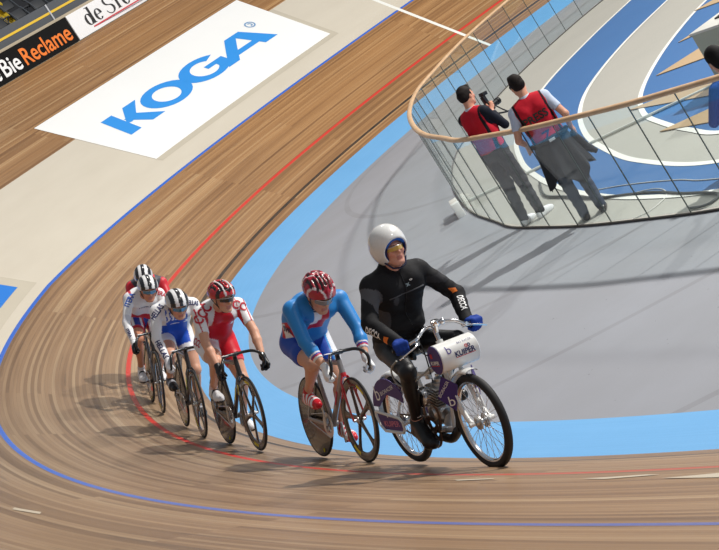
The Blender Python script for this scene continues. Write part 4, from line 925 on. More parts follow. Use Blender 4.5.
cyclist(F5, 70, 'racer in red and dark grey suit hidden behind the other riders, furthest back', hy=-.03, head=(.31, 1.35), yaw=0, pitch=-30, suit=suit5, sleeve=.75, short=.66, shoe=shoeD, glove=lambda Q: fill(Q, A(30, 30, 34)), sock=None, helmet=hel3, vents=False, lens=darkl, gframe=silver, h=.011)

# ================================================================== PACING MOTORBIKE
FMO = FM(28.384, .437, -.058, .269)
def pacer_bike(M_):
    root = empty('pacing_motorbike', M_); tag(root, 'white pacing motorbike with purple panels and white cylinder tank across the handlebars', 'motorbike')
    X = .59; RR = .33; fw = (X, 0, RR); rw = (-X, 0, RR)
    def wheel(c, name, nsp=36, drum=.045, steer=0):
        w_ = empty(name); w_.parent = root; w_.location = c; w_.rotation_euler = (0, 0, steer)
        tyre((0, 0, 0), RR, .029, rubber, w_)
        MB().lathe([(.283, .018), (.272, .017), (.262, .007), (.262, -.007), (.272, -.017), (.283, -.018)], (0, 0, 0), (0, 1, 0), 72, closed=True).build('rim', chrome, w_)
        sp = MB()
        for i in range(nsp):
            a = 2 * PI * i / nsp; s = 1 if i % 2 else -1; b = a + (.35 if (i // 2) % 2 else -.35)
            sp.tube([(drum * .8 * math.cos(b), .028 * s, drum * .8 * math.sin(b)), (.264 * math.cos(a), .004 * s, .264 * math.sin(a))], .0017, 5)
        sp.build('spokes', chrome, w_)
        MB().lathe([(.012, -.05), (.02, -.034), (drum, -.032), (drum, -.022), (.022, -.015), (.022, .015), (drum, .022), (drum, .032), (.02, .034), (.012, .05)], (0, 0, 0)).build('hub', steel, w_)
        return w_
    wheel(fw, 'front_wheel', drum=.05, steer=.03); wheel(rw, 'rear_wheel')
    fr = MB(); HT = Vector((.335, 0, .90)); HB = Vector((.385, 0, .70))
    fr.tube([HT, HB], .026, 14)
    fr.tube([tuple(p) for p in smooth_curve([(.36, 0, .80), (.22, 0, .74), (.0, 0, .67), (-.2, 0, .665), (-.40, 0, .66)], 6)], .017, 10)
    fr.tube([(.38, 0, .72), (.22, 0, .46), (.14, 0, .26)], .017, 10); fr.tube([(-.24, 0, .78), (-.16, 0, .52), (-.10, 0, .28)], .016, 10); fr.tube([(.14, 0, .26), (-.12, 0, .25)], .02, 10)
    for s in (-1, 1):
        fr.tube([(-.08, .05 * s, .28), (-.3, .075 * s, .33), (-.59, .085 * s, RR)], .013, 8); fr.tube([(-.24, .03 * s, .70), (-.38, .07 * s, .55), (-.59, .085 * s, RR)], .011, 8)
    fr.build('frame', white, root)
    fk = MB(); fk.tube([(.385, -.06, .715), (.385, .06, .715)], .017, 8); fk.tube([(.355, -.055, .865), (.355, .055, .865)], .015, 8)
    for s in (-1, 1):
        fk.tube([(.35, .055 * s, .88), (.40, .06 * s, .68), (.475, .066 * s, .45)], .016, 10); fk.tube([(.46, .066 * s, .48), (.545, .07 * s, .36), (.585, .07 * s, .33)], .019, 10)
        fk.tube([(.43, .075 * s, .64), (.50, .078 * s, .52), (.53, .078 * s, .40)], .009, 8)
        fk.cyl((.585, .055 * s, .33), (.585, .095 * s, .33), .016)
    fk.build('fork', white, root)
    def fender(name, c, a0, a1, rr, wd):
        V = []; F = []; n = 28; k = 9
        for t in (0, .004):
            for i in range(n + 1):
                a = math.radians(a0 + (a1 - a0) * i / n)
                for j in range(k): b = (j / (k - 1) - .5) * PI; r = rr - .018 + (.018 + t) * math.cos(b); V.append((c[0] + r * math.cos(a), (wd + t) * math.sin(b), c[2] + r * math.sin(a)))
        m_ = (n + 1) * k
        for i in range(n):
            for j in range(k - 1): q = (i * k + j, i * k + j + 1, (i + 1) * k + j + 1, (i + 1) * k + j); F.append(q); F.append(tuple(m_ + z for z in q[::-1]))
        return MB().add(V, F).build(name, white, root)
    fender('front_mudguard', fw, 78, 150, RR + .035, .045); fender('rear_mudguard', rw, 35, 178, RR + .035, .045)
    # tank slung across the front
    tc = Vector((.50, 0, .805)); r = .098; L = .148
    tk = MB().lathe([(0, -L - .002), (r * .5, -L - .002), (r - .006, -L), (r, -L + .006), (r, L - .006), (r - .006, L), (r * .5, L + .002), (0, L + .002)], tc, (0, 1, 0), 40).build('tank', white, root)
    MB().lathe([(0, -L - .006), (r - .004, -L - .005), (r - .001, -L - .001), (r - .004, -L)], tc, (0, 1, 0), 40).build('purple_end_cover', purple, tk)
    MB().tube([(.355, -.05, .87), (.44, -.05, .885)], .008, 6).tube([(.355, .05, .87), (.44, .05, .885)], .008, 6).tube([(.395, -.05, .72), (.455, -.05, .745)], .008, 6).tube([(.395, .05, .72), (.455, .05, .745)], .008, 6).build('bracket', steel, tk)
    def on_tank(name, body, ymid, ang, h, w, material, bold=.02):
        V, F = text_mesh(body, bold, 2); sx = w / V[:, 0].max(); P = []
        for a, b in V:
            t = math.radians(ang) + (b * h - h / 2) / r; P.append((tc.x + (r + .0015) * math.cos(t), ymid + (a * sx - w / 2), tc.z + (r + .0015) * math.sin(t)))
        MB().add(P, F).build(name, material, tk, smooth=False, fix=False)
    on_tank('lettering', 'KUIPER', .035, 2, .036, .155, navy_ink, .03); on_tank('lettering', 'BIO RACER', .06, 44, .018, .11, mat('grey_ink', srgb(130, 130, 160)), .0); on_tank('lettering', 'b', -.075, 30, .062, .034, mat('lilac_ink', srgb(90, 76, 150)), .0)
    def tank_quad(name, y0, y1, a0, a1, material):
        V = []; F = []
        for i in range(5):
            t = math.radians(a0 + (a1 - a0) * i / 4); V += [(tc.x + (r + .0015) * math.cos(t), y, tc.z + (r + .0015) * math.sin(t)) for y in (y0, y1)]
        for i in range(4): F.append((2 * i, 2 * i + 1, 2 * i + 3, 2 * i + 2))
        MB().add(V, F).build(name, material, tk, smooth=False, fix=False)
    tank_quad('underline', -.04, .11, -13, -10.5, red_ink)
    for y_, r_ in ((.055, .012), (.075, .012)):
        V = []; F = []
        for i in range(16):
            a = 2 * PI * i / 16
            for q in (r_, r_ * .5): t = math.radians(21) + q * math.sin(a) / r; V.append((tc.x + (r + .0018) * math.cos(t), y_ + q * math.cos(a), tc.z + (r + .0018) * math.sin(t)))
        for i in range(16): F.append((2 * i, 2 * i + 1, (2 * i + 3) % 32, (2 * i + 2) % 32))
        MB().add(V, F).build('ring_logo', red_ink if y_ < .06 else navy_ink, tk, smooth=False, fix=False)
    Mt = Matrix(((1, 0, 0, tc.x - .06), (0, 0, -1, -L - .0075), (0, 1, 0, tc.z - .03), (0, 0, 0, 1)))
    text_flat('lettering', 'KUIPER', Mt, .026, .12, white_ink, tk, .03); MB().box((tc.x, -L - .0072, tc.z - .038), (.12, .001, .005)).build('underline', red_ink, tk, smooth=False); MB().box((tc.x - .03, -L - .0072, tc.z + .03), (.03, .001, .03)).build('emblem', red_ink, tk, smooth=False)
    # handlebar
    hb = MB(); hb.tube([(.335, 0, .90), (.325, 0, .975)], .016, 10)
    for s in (-1, 1):
        c = smooth_curve([(.325, 0, .985), (.345 - .01 * s, .06 * s, 1.01), (.385 - .02 * s, .13 * s, 1.0 - .005 * s), (.40 - .03 * s, .20 * s, .96 - .01 * s), (.36 - .045 * s, .29 * s, .935 - .017 * s), (.31 - .055 * s, .36 * s, .925 - .02 * s)], 6); hb.tube([tuple(p) for p in c], .012, 10)
    hbo = hb.build('handlebar', chrome, root)
    for s in (-1, 1):
        MB().tube([(.375 - .04 * s, .25 * s, .943 - .014 * s), (.31 - .055 * s, .36 * s, .925 - .02 * s)], .018, 10).build('grip', rubber, hbo)
        MB().tube([(.405 - .03 * s, .20 * s, .945), (.43 - .04 * s, .24 * s, .93), (.41 - .05 * s, .33 * s, .90), (.40 - .055 * s, .37 * s, .885)], .006, 8).cyl((.385 - .03 * s, .19 * s, .94), (.42 - .03 * s, .21 * s, .945), .016).build('brake_lever', chrome, hbo)
    MB().lathe([(0, .0), (.03, .0), (.034, .012), (.03, .03), (0, .034)], (.36, 0, 1.01), (.3, 0, 1), 20).cyl((.345, 0, .96), (.37, 0, 1.03), .014).build('speed_gauge', chrome, hbo)
    MB().sphere((.40, .035, 1.02), .022, 12).build('bell', chrome, hbo)
    # engine
    en = MB(); ax = Vector((.28, 0, .96)).normalized(); c0 = Vector((.07, 0, .42))
    en.lathe([(.0, -.07), (.075, -.07), (.09, -.055), (.09, .055), (.075, .07), (0, .07)], (.03, 0, .40), (0, 1, 0), 30).lathe([(0, -.085), (.045, -.085), (.055, -.07), (.055, -.068)], (.03, 0, .40), (0, 1, 0), 24)
    en.tube([(.03, 0, .40), (.14, 0, .34)], .06, 14)
    for i in range(7): p = c0 + ax * (.06 + i * .019); en.box(p, (.19 - .006 * i, .18 - .005 * i, .007), rotY(.28))
    en.tube([c0 + ax * .03, c0 + ax * .2], .05, 16); en.tube([c0 + ax * .2, c0 + ax * .225], .03, 12)
    en.build('engine', steel, root)
    MB().lathe([(0, -.135), (.05, -.135), (.068, -.123), (.074, -.09), (.066, -.05)], (.02, 0, .53), (0, 1, 0), 28).lathe([(.02, -.13), (.03, -.132), (.03, -.126)], (.02, 0, .53), (0, 1, 0), 20).build('magneto_cover', chrome, root)
    MB().tube([(.02, -.10, .50), (.02, -.02, .48)], .035, 12).build('carburettor', steel, root)
    ex = smooth_curve([(.15, .03, .54), (.235, .02, .50), (.25, .0, .38), (.225, -.02, .27), (.15, -.035, .215), (.05, -.04, .215), (.0, -.04, .225)], 6); MB().tube([tuple(p) for p in ex], [.017] * 18 + [.032] * (len(ex) - 18), 12).build('exhaust', black, root)
    # drive side
    cb = (.0, -.095, .275); g = MB(); g.lathe([(.085, -.002), (.112, -.002), (.112, .002), (.085, .002)], cb, (0, 1, 0), 48, closed=True).lathe([(0, -.004), (.04, -.004), (.04, .004), (0, .004)], cb, (0, 1, 0), 20)
    for i in range(5): a = 2 * PI * i / 5 + .5; g.tube([cb, (cb[0] + .095 * math.cos(a), cb[1], cb[2] + .095 * math.sin(a))], .010, 6, flat=(.4, 1.6))
    g.lathe([(.095, -.002), (.125, -.002), (.125, .002), (.095, .002)], (.03, -.082, .39), (0, 1, 0), 40, closed=True).build('chainring', rust, root)
    MB().cyl((.0, -.11, .275), (.0, .11, .275), .014).build('bottom_axle', steel, root)
    MB().tube([(.0, -.095, .388), (-.59, -.06, .385)], .006, 6).tube([(.0, -.095, .163), (-.59, -.06, .275)], .006, 6).build('chain', rust, root)
    MB().lathe([(.03, -.002), (.055, -.002), (.055, .002), (.03, .002)], (-.59, -.06, .33), (0, 1, 0), 28, closed=True).build('sprocket', rust, root)
    for s in (-1, 1):
        e = (.02 - .10 * 0 + s * -.02, s * .125, .275 + s * .16 * .55 + (0.0)); e = (.0 + (.04 if s < 0 else -.04), s * .12, .275 + (-.075 if s < 0 else .14))
        cr = MB().tube([(0, s * .11, .275), e], .011, 8).build('crank', steel, root); MB().box((e[0], s * .165, e[2]), (.09, .07, .018), bev=.004).build('pedal', mat('amber_pedal', srgb(150, 92, 40), .5), cr)
    # seat
    V = []; F = []; prof = [(-.44, .07, .0), (-.41, .10, .01), (-.34, .10, .008), (-.27, .06, .0), (-.18, .03, -.006), (-.13, .015, -.01)]
    for x, wd, dz in prof:
        for q in range(10): b = 2 * PI * q / 10; V.append((x, wd * math.cos(b), .80 + dz + .025 * math.sin(b)))
    for i in range(5):
        for q in range(10): F.append((i * 10 + q, i * 10 + (q + 1) % 10, (i + 1) * 10 + (q + 1) % 10, (i + 1) * 10 + q))
    F += [tuple(range(10)), tuple(50 + q for q in range(10))]; MB().add(V, F).build('saddle', black, root)
    # purple panels
    def plate(name, pts, y, label_=None, parent=root):
        return MB().prism(pts, (0, y, 0), (1, 0, 0), (0, 0, 1), .006).build(name, purple, parent, smooth=False)
    arc = [( -.59 + .335 * math.cos(a), .33 + .335 * math.sin(a)) for a in np.linspace(math.radians(42), math.radians(158), 16)]
    for s in (-1, 1):
        pl = plate('side_guard', arc + [(-.80, .45), (-.62, .545), (-.46, .515), (-.36, .48)], .088 * s)
        if s < 0:
            Mx = Matrix(((1, 0, 0, -.80), (0, 0, -1, -.0925), (0, 1, 0, .50), (0, 0, 0, 1))); text_flat('lettering', 'b', Mx, .115, .075, white_ink, pl, .0)
            Mx = Matrix.Translation((-.70, -.0925, .535)) @ Matrix.Rotation(.22, 4, 'Y').inverted() @ Matrix(((1, 0, 0, 0), (0, 0, -1, 0), (0, 1, 0, 0), (0, 0, 0, 1))); text_flat('lettering', 'BIORACER', Mx, .03, .26, white_ink, pl, .0)
    for s in (-1, 1):
        PX = Vector((.8, -.6 * s, 0)); PO = Vector((.455, .11 * s, 0)); dp = MB().prism([(-.085, .545), (-.015, .685), (.085, .605), (.02, .435)], PO, PX, (0, 0, 1), .006).build('fork_plate', purple, root, smooth=False)
        MB().tube([(.43, .066 * s, .60), (.45, .098 * s, .60)], .006, 6).tube([(.46, .066 * s, .5), (.465, .098 * s, .5)], .006, 6).build('bracket', steel, dp)
        if s < 0:
            FX = Matrix(((.8, 0, .6, 0), (.6, 0, -.8, 0), (0, 1, 0, 0), (0, 0, 0, 1))); MO = Matrix.Translation(PO + Vector((.6, -.8, 0)) * .0045) @ FX
            text_flat('lettering', 'b', MO @ Matrix.Translation((-.012, .475, 0)), .07, .045, white_ink, dp, .0)
            text_flat('lettering', 'BIORACER', MO @ Matrix.Translation((-.062, .545, 0)) @ Matrix.Rotation(.75, 4, 'Z'), .024, .13, white_ink, dp, .0)
    # white loop around a purple panel at the back
    loop = [(-.77, .435), (-.40, .385), (-.36, .355), (-.365, .30), (-.40, .275), (-.70, .285), (-.76, .33), (-.785, .40), (-.77, .435)]
    for s in (-1, 1):
        lo_ = MB().tube([(x, .14 * s, z) for x, z in loop], .011, 8).tube([(-.59, .09 * s, .33), (-.59, .14 * s, .40)], .009, 6).tube([(-.40, .07 * s, .33), (-.40, .14 * s, .33)], .009, 6).build('side_rail', white, root)
        MB().prism([(-.755, .418), (-.41, .372), (-.38, .345), (-.385, .305), (-.41, .288), (-.69, .298), (-.745, .34)], (0, .138 * s, 0), (1, 0, 0), (0, 0, 1), .006).build('side_panel', purple, lo_, smooth=False)
        if s < 0: Mx = Matrix(((1, 0, 0, -.68), (0, 0, -1, -.1425), (0, 1, 0, .322), (0, 0, 0, 1))); text_flat('lettering', 'KUIPER', Mx, .042, .26, mat('pink_ink', srgb(214, 120, 150)), lo_, .02)
    # hoses and cables
    c = smooth_curve([(.34, -.15, .99), (.25, -.10, .93), (.16, -.05, .80), (.10, -.03, .62)], 8); MB().tube([tuple(p) for p in c], .005, 6).build('throttle_cable', black, root)
    c = smooth_curve([(.38, -.2, .95), (.44, -.19, .87), (.40, -.10, .80), (.42, -.08, .55), (.55, -.075, .36)], 8); MB().tube([tuple(p) for p in c], .004, 6).build('brake_cable', black, root)
    c = smooth_curve([(.30, -.03, .78), (.20, -.14, .70), (.12, -.235, .655), (.06, -.255, .67), (.02, -.265, .72), (.02, -.26, .79), (.10, -.24, .84)], 8); MB().tube([tuple(p) for p in c], .007, 8).build('grey_hose', mat('hose_grey', srgb(150, 150, 146), .4), root)
    for x, y, z in ((.10, -.05, .66), (.14, .03, .66), (.06, .04, .64)): MB().box((x, y, z), (.05, .03, .03), bev=.005).build('fitting', steel, root)
    return root
pacer_bike(FMO)

def moto_rider(M_):
    root = empty('pacer', M_); tag(root, 'motorbike pacer in black and grey suit with open white helmet and blue gloves', 'person')
    P = []; pel = V3(-.30, 0, .885); sh = V3(-.045, 0, 1.375); H = V3(.038, 0, 1.562); J = dict(pel=pel, sh=sh, H=H); T = 'torso'
    mid = (pel + sh) / 2 + V3(-.035, 0, .01); P += [ell(pel + V3(0, 0, .02), (.135, .17, .125), None, .05, 'hip')]
    for s in (-1, 1):
        P += [cap(pel + V3(.01, .065 * s, .03), mid + V3(0, .07 * s, 0), .115, .112, .05, T), cap(mid + V3(0, .07 * s, 0), sh + V3(.0, .085 * s, -.07), .112, .115, .05, T), cap(sh + V3(0, .03 * s, .03), sh + V3(0, .165 * s, .0), .062, .058, .05, T)]
    hands = {}
    for s, n in ((-1, 'R'), (1, 'L')):
        S_ = sh + V3(.0, .195 * s, -.015); G = V3(.345 - .048 * s, .305 * s, .932 - .018 * s); u = unit((.04 + .25, -.80 * s, .06)); o = V3(.95, .3 * s, .1); o = unit(o - u * (o @ u)); up = unit(np.cross(u, o)); up = up if up[2] > 0 else -up
        Wr = G - o * .055 + up * .035; El = ik(S_, Wr, .31, .285, (-.35, s * 1., -.35)); J['S' + n], J['E' + n], J['W' + n] = S_, El, Wr
        P += [ell(S_, (.066, .062, .066), None, .03, 'arm' + n), cap(S_, El, .058, .048, .02, 'arm' + n), cap(El, Wr, .048, .034, .015, 'fore' + n)]
        hands[n] = hand(G, u, o, up, Wr, 'hand' + n, 1.06, .018); P += hands[n]
        Hp = pel + V3(.03, .10 * s, -.01)
        if s < 0: ank = V3(-.075, -.155, .375); Kn = ik(Hp, ank, .46, .44, (1, -.25, .5)); ball = V3(.055, -.168, .232); toe = V3(.11, -.168, .222)
        else: ank = V3(-.14, .155, .54); Kn = ik(Hp, ank, .46, .44, (1, .2, .5)); ball = V3(.0, .168, .455); toe = V3(.07, .168, .452)
        J['K' + n], J['A' + n], J['Hp' + n] = Kn, ank, Hp; dn = unit(ank - Kn); bk = unit(V3(-1, 0, 0) - dn * (-dn[0]))
        P += [cap(Hp, Kn, .088, .054, .03, 'thigh' + n), ell(Kn, (.052, .048, .052), None, .02, 'shin' + n), cap(Kn, ank, .046, .034, .015, 'shin' + n), cap(Kn + dn * .08 + bk * .012, Kn + dn * .2 + bk * .01, .047, .038, .03, 'shin' + n)]
        hl = ank + V3(-.045, 0, -.07); J['f' + n] = [cap(hl, ball, .038, .042, .02, 'foot'), cap(ball, toe, .042, .034, .02, 'foot'), cap(ank, ball, .042, .038, .03, 'foot'), cap(ank, hl, .042, .036, .02, 'foot')]; P += J['f' + n]
    R = frameR((math.cos(math.radians(3)), math.sin(math.radians(3)), .04), (-.0, -.02, 1)); hp, w = head_prims(H, R); P += hp; P += [cap(sh + V3(0, 0, .03), H - R[2] * .06 - R[0] * .01, .068, .06, .03, 'neck')]
    body = sdf_mesh('body', P, .0072, skin_m, root, color=skin_fn(srgb(214, 158, 138), H, R, brow=srgb(120, 90, 70)))
    add_eyes(w, R, body)
    Q = [p for p in P if p['tag'] in ('torso', 'armR', 'armL', 'foreR', 'foreL')] + [cap(sh + V3(0, 0, .04), sh + V3(.01, 0, .085), .075, .072, .03, T)]
    Q += [{**p, 'cuts': [((0, 0, .95), (0, 0, -1))]} for p in P if p['tag'] in ('hip',)]
    Q += [ell(mid + V3(.03, 0, -.12), (.14, .165, .06), None, .05, T)]
    def jk(V, lab):
        C = fill(V, A(30, 30, 33)); x, y, z = V.T; gr = A(86, 86, 90)
        def blob(c, r): q = (V - np.array(c)) / np.array(r); a = np.arctan2(q[:, 2], q[:, 1]); return (q**2).sum(1) < 1 + .25 * np.sin(a * 3 + 1)
        C[blob((-.02, -.24, 1.27), (.2, .07, .10))] = gr; C[blob((.10, -.05, 1.16), (.09, .07, .09))] = A(72, 72, 76); C[blob((.08, .09, 1.07), (.1, .04, .11))] = A(66, 66, 70); C[blob((-.1, -.17, 1.1), (.14, .06, .1))] = A(70, 70, 74)
        q = (lab == 'armL') & (np.sin(z * 40 + x * 25) > .5); C[q] = A(48, 48, 52); return C
    jo = sdf_mesh('jacket', Q, .0075, cloth_m, root, infl=.010, color=jk, wr=.0032); bv = bvh_of(jo)
    Q = [p for p in P if p['tag'] in ('hip', 'thighR', 'thighL', 'shinR', 'shinL')]
    Q += [{**p, 'cuts': [((0, 0, 1.02), (0, 0, 1))]} for p in P if p['tag'] == 'torso']
    sdf_mesh('trousers', Q, .0085, lycra, root, infl=.006, color=lambda V, lab: fill(V, A(24, 24, 28)))
    for n in 'RL':
        fo = sdf_mesh('shoe', J['f' + n], .0075, shoe_m, root, infl=.006, color=lambda V, lab: fill(V, A(26, 26, 28)))
        dn = unit(J['K' + n] - J['A' + n]); MB().box(J['A' + n] + dn * .045 + V3(.046, 0, 0), (.003, .03, .012)).build('ankle_label', white_ink, fo, smooth=False)
    for n in 'RL':
        dd = unit(J['W' + n] - J['E' + n]); sdf_mesh('glove', hands[n] + [cap(J['W' + n] - dd * .05, J['W' + n] + dd * .01, .037, .031, .01, 'c')], .006, cloth_m, root, infl=.005, color=lambda V, lab: fill(V, A(28, 62, 150)))
    # lettering
    text_on('lettering', 'DECCA', bv, J['ER'] + (J['WR'] - J['ER']) * .38 + V3(.0, -.03, .02), J['WR'] - J['ER'], (.5, -.4, .8), .042, .135, white_ink, jo, .03)
    text_on('lettering', 'DECCA', bv, J['EL'] + (J['WL'] - J['EL']) * .5 + V3(.03, 0, .02), J['WL'] - J['EL'], (0, 1, .15), .045, .14, white_ink, jo, .03)
    text_on('lettering', 'lll', bv, J['ER'] + (J['WR'] - J['ER']) * .78 + V3(.0, -.02, .02), J['WR'] - J['ER'], (.5, -.4, .8), .04, .035, orange, jo, .06)
    text_on('lettering', 'lll', bv, J['EL'] + (J['WL'] - J['EL']) * .06 + V3(.03, 0, .02), J['WL'] - J['EL'], (-.2, .6, .8), .03, .03, orange, jo, .06)
    text_on('chest_emblem', 'x', bv, (.12, .03, 1.30), (0, 1, .1), (.1, 0, 1), .028, .03, mat('pale_blue_ink', srgb(150, 170, 180)), jo, .05); text_on('chest_emblem', 'o', bv, (.12, .06, 1.325), (0, 1, .1), (.1, 0, 1), .016, .022, white_ink, jo, .05)
    zz = [hit for z in np.linspace(1.02, 1.42, 14) for hit in [bv.ray_cast(Vector((.5, .012, z)), Vector((-1, 0, 0)))[0]] if hit]; MB().tube([tuple(p + Vector((.001, 0, 0))) for p in zz], .003, 6).build('zip', black, jo)
    zz = [hit for y in np.linspace(-.13, .15, 16) for hit in [bv.ray_cast(Vector((.5, y, 1.25 + .06 * y)), Vector((-1, 0, 0)))[0]] if hit]; MB().tube([tuple(p + Vector((.002, 0, 0))) for p in zz], .0045, 6).build('chest_seam', mat('seam_grey', srgb(70, 70, 74)), jo)
    # open-face helmet
    c = w(-.015, 0, .035); ax = lambda a, b, d: a * R[0] + b * R[1] + d * R[2]
    op = [ell(w(.135, 0, -.030), (.130, .100, .094), R, .012, 'o', sub=True), ell(w(.04, 0, -.15), (.14, .085, .10), R, .02, 'o', sub=True)]
    dn_cut = [(w(0, 0, -.118), ax(.25, 0, -.97))]
    sh_ = sdf_mesh('helmet', [ell(c, (.148, .128, .150), R, .01, 'h', cuts=dn_cut), ell(c, (.128, .108, .128), R, .004, 'h', sub=True)] + op, .0052, shell_m, root, color=lambda V, lab: fill(V, A(232, 232, 230)))
    op2 = [ell(w(.140, 0, -.035), (.135, .086, .088), R, .010, 'o', sub=True), ell(w(.05, 0, -.16), (.13, .072, .10), R, .02, 'o', sub=True)]
    def pad(V, lab): C = fill(V, A(26, 36, 88)); q = (V - H) @ R.T; C[(q[:, 0] > .05) & (q[:, 2] > .02)] = A(48, 100, 186); return C
    sdf_mesh('helmet_padding', [ell(c, (.139, .119, .138), R, .01, 'h', cuts=[(w(0, 0, -.122), ax(.25, 0, -.97))]), ell(c, (.112, .092, .112), R, .004, 'h', sub=True)] + op2, .0055, cloth_m, sh_, color=pad)
    MB().tube([w(.02, .085, -.07), w(.045, .05, -.125), w(.05, 0, -.138), w(.045, -.05, -.125), w(.02, -.085, -.07)], .007, 8).build('chin_strap', mat('strap_navy', srgb(20, 24, 60)), sh_)
    glasses(w, root, yelll, silver, wide=.058, tall=(.016, -.018))
    return root
moto_rider(FMO)

# ================================================================== PHOTOGRAPHERS
def stander(M_, label, yaw=0, pitch=0, hairc=srgb(26, 20, 18), pose=None, shirt=None, trousers=None, h=.0095, lean=0., foot=(.08, -.05), cut_sleeve=.5, vest=None):
    root = empty('photographer', M_); tag(root, label, 'person'); P = []; lx = lean
    pel = V3(.0 + lx * .5, 0, .95); sh = V3(.0 + lx, 0, 1.44); H = V3(.045 + lx * 1.1, 0, 1.655); mid = (pel + sh) / 2 + V3(.01, 0, 0); T = 'torso'
    P += [ell(pel, (.12, .165, .12), None, .05, 'hip')]
    for s in (-1, 1): P += [cap(pel + V3(0, .06 * s, .03), mid + V3(0, .065 * s, 0), .10, .105, .05, T), cap(mid + V3(0, .065 * s, 0), sh + V3(.0, .08 * s, -.08), .105, .11, .05, T), cap(sh + V3(0, .03 * s, .02), sh + V3(0, .155 * s, -.01), .06, .056, .05, T)]
    J = dict(pel=pel, sh=sh, H=H); hands = []
    for s, n in ((-1, 'R'), (1, 'L')):
        S_ = sh + V3(0, .19 * s, -.02); G, u, o, up, rad = pose[n]; G = np.array(G, float); Wr = G - unit(o) * .02 * 0 + np.array(pose[n + 'w']); El = ik(S_, Wr, .30, .27, pose[n + 'p']); J['S' + n], J['E' + n], J['W' + n], J['G' + n] = S_, El, Wr, G
        P += [ell(S_, (.058, .055, .06), None, .03, 'arm' + n), cap(S_, El, .050, .041, .02, 'arm' + n), cap(El, Wr, .040, .027, .015, 'fore' + n)] + hand(G, unit(u), unit(o), unit(up), Wr, 'hand' + n, 1., rad)
        x = foot[0] if s < 0 else foot[1]; ank = V3(x, .10 * s, .085); Hp = pel + V3(0, .09 * s, -.02); Kn = (Hp + ank) / 2 + V3(.025, .0, .02); J['A' + n], J['K' + n], J['Hp' + n] = ank, Kn, Hp
        P += [cap(Hp, Kn, .090, .062, .03, 'thigh' + n), cap(Kn, ank, .062, .045, .03, 'shin' + n)]; J['f' + n] = [cap(ank + V3(-.035, 0, -.045), ank + V3(.13, .015 * s, -.05), .036, .036, .02, 'foot'), cap(ank, ank + V3(.09, .01 * s, -.045), .036, .034, .03, 'foot'), cap(ank + V3(.12, .015 * s, -.052), ank + V3(.17, .015 * s, -.056), .034, .026, .02, 'foot')]; P += J['f' + n]
    a, b = math.radians(yaw), math.radians(pitch); R = frameR((math.cos(a) * math.cos(b), math.sin(a) * math.cos(b), math.sin(b)), (0, 0, 1)); hp, w = head_prims(H, R); P += hp; P.append(cap(sh + V3(0, 0, .02), H - R[2] * .06 - R[0] * .02, .058, .054, .03, 'neck'))
    body = sdf_mesh('body', P, h, skin_m, root, color=skin_fn(srgb(206, 150, 124), H, R)); add_eyes(w, R, body)
    Q = [p for p in P if p['tag'] == 'torso' or (p['tag'] or '').startswith('arm')]
    for n in 'RL':
        ax = unit(J['W' + n] - J['E' + n]); c = J['E' + n] + ax * .27 * (cut_sleeve - 1)
        if cut_sleeve > 1: Q += [{**p, 'cuts': [(c, ax)]} for p in P if p['tag'] == 'fore' + n]
        else: ax2 = unit(J['E' + n] - J['S' + n]); Q = [({**p, 'cuts': [(J['S' + n] + ax2 * .3 * cut_sleeve, ax2)]} if p['tag'] == 'arm' + n else p) for p in Q]
    sdf_mesh('shirt', Q, h, cloth_m, root, infl=.008, color=lambda V, lab: shirt(V, lab, J))
    MB().lathe([(.062, .0), (.070, .0), (.066, .045), (.060, .045)], sh + V3(.0, 0, .045), (.15, 0, 1), 28, closed=True).build('collar', mat('collar_white', srgb(206, 212, 226), .7), root)
    vc = [((0, .165, 0), (0, 1, 0)), ((0, -.165, 0), (0, -1, 0))]; VQ = [{**p, 'cuts': vc} for p in P if p['tag'] == 'torso'] + [ell(pel + V3(0, 0, .07), (.125, .16, .06), None, .05, T)]
    VQ.append(ell(H + V3(.03, 0, -.16), (.075, .07, .10), None, .02, 'n', sub=True)); ve = sdf_mesh('press_vest', VQ, h, cloth_m, root, infl=.016, color=vest)
    TQ = [p for p in P if p['tag'] in ('hip', 'thighR', 'thighL', 'shinR', 'shinL')] + [{**p, 'cuts': [((0, 0, .98), (0, 0, 1))]} for p in P if p['tag'] == 'torso']; tr = sdf_mesh('trousers', TQ, h, cloth_m, root, infl=.012, color=lambda V, lab: trousers(V), wr=.004)
    hr = [ell(w(-.014, 0, .043), (.101, .081, .096), R, .02, 'hair'), ell(w(-.048, 0, .0), (.058, .069, .060), R, .03, 'hair'), cap(w(.045, .03, .112), w(.05, -.03, .115), .018, .018, .03, 'hair'), cap(w(.012, .078, .03), w(.014, .078, -.005), .010, .006, .01, 'hair'), cap(w(.012, -.078, .03), w(.014, -.078, -.005), .010, .006, .01, 'hair')]
    hr.append(ell(w(.115, 0, -.03), (.092, .12, .098), R, .02, 'x', sub=True)); hr.append(ell(w(.03, 0, -.09), (.07, .12, .07), R, .02, 'x', sub=True))
    hh = sdf_mesh('hair', hr, .006, cloth_m, root, wr=.003, color=lambda V, lab: fill(V, hairc) * (1 + .3 * np.sin(V[:, :1] * 400 + V[:, 1:2] * 300)))
    return root, J, w, R, ve, P
Z90 = lambda p, ang: Matrix.Translation((p[0], p[1], .004)) @ Matrix.Rotation(ang, 4, 'Z')
red_v = A(186, 26, 44)
fa = math.atan2(-.788, -.616)
def vest1(V, lab): C = fill(V, red_v); C[np.abs(np.abs(V[:, 1]) - .165) < .014] = A(20, 20, 26); return C
po = dict(R=((.33, -.03, 1.41), (0, 0, 1), (.2, -1, 0), (-1, -.2, 0), .022), Rw=(-.055, -.03, -.05), Rp=(.1, -.4, -1), L=((.39, .075, 1.34), (.9, 0, .3), (0, .6, -1), (-.3, 1, .2), .03), Lw=(-.06, .02, -.05), Lp=(.1, .6, -1))
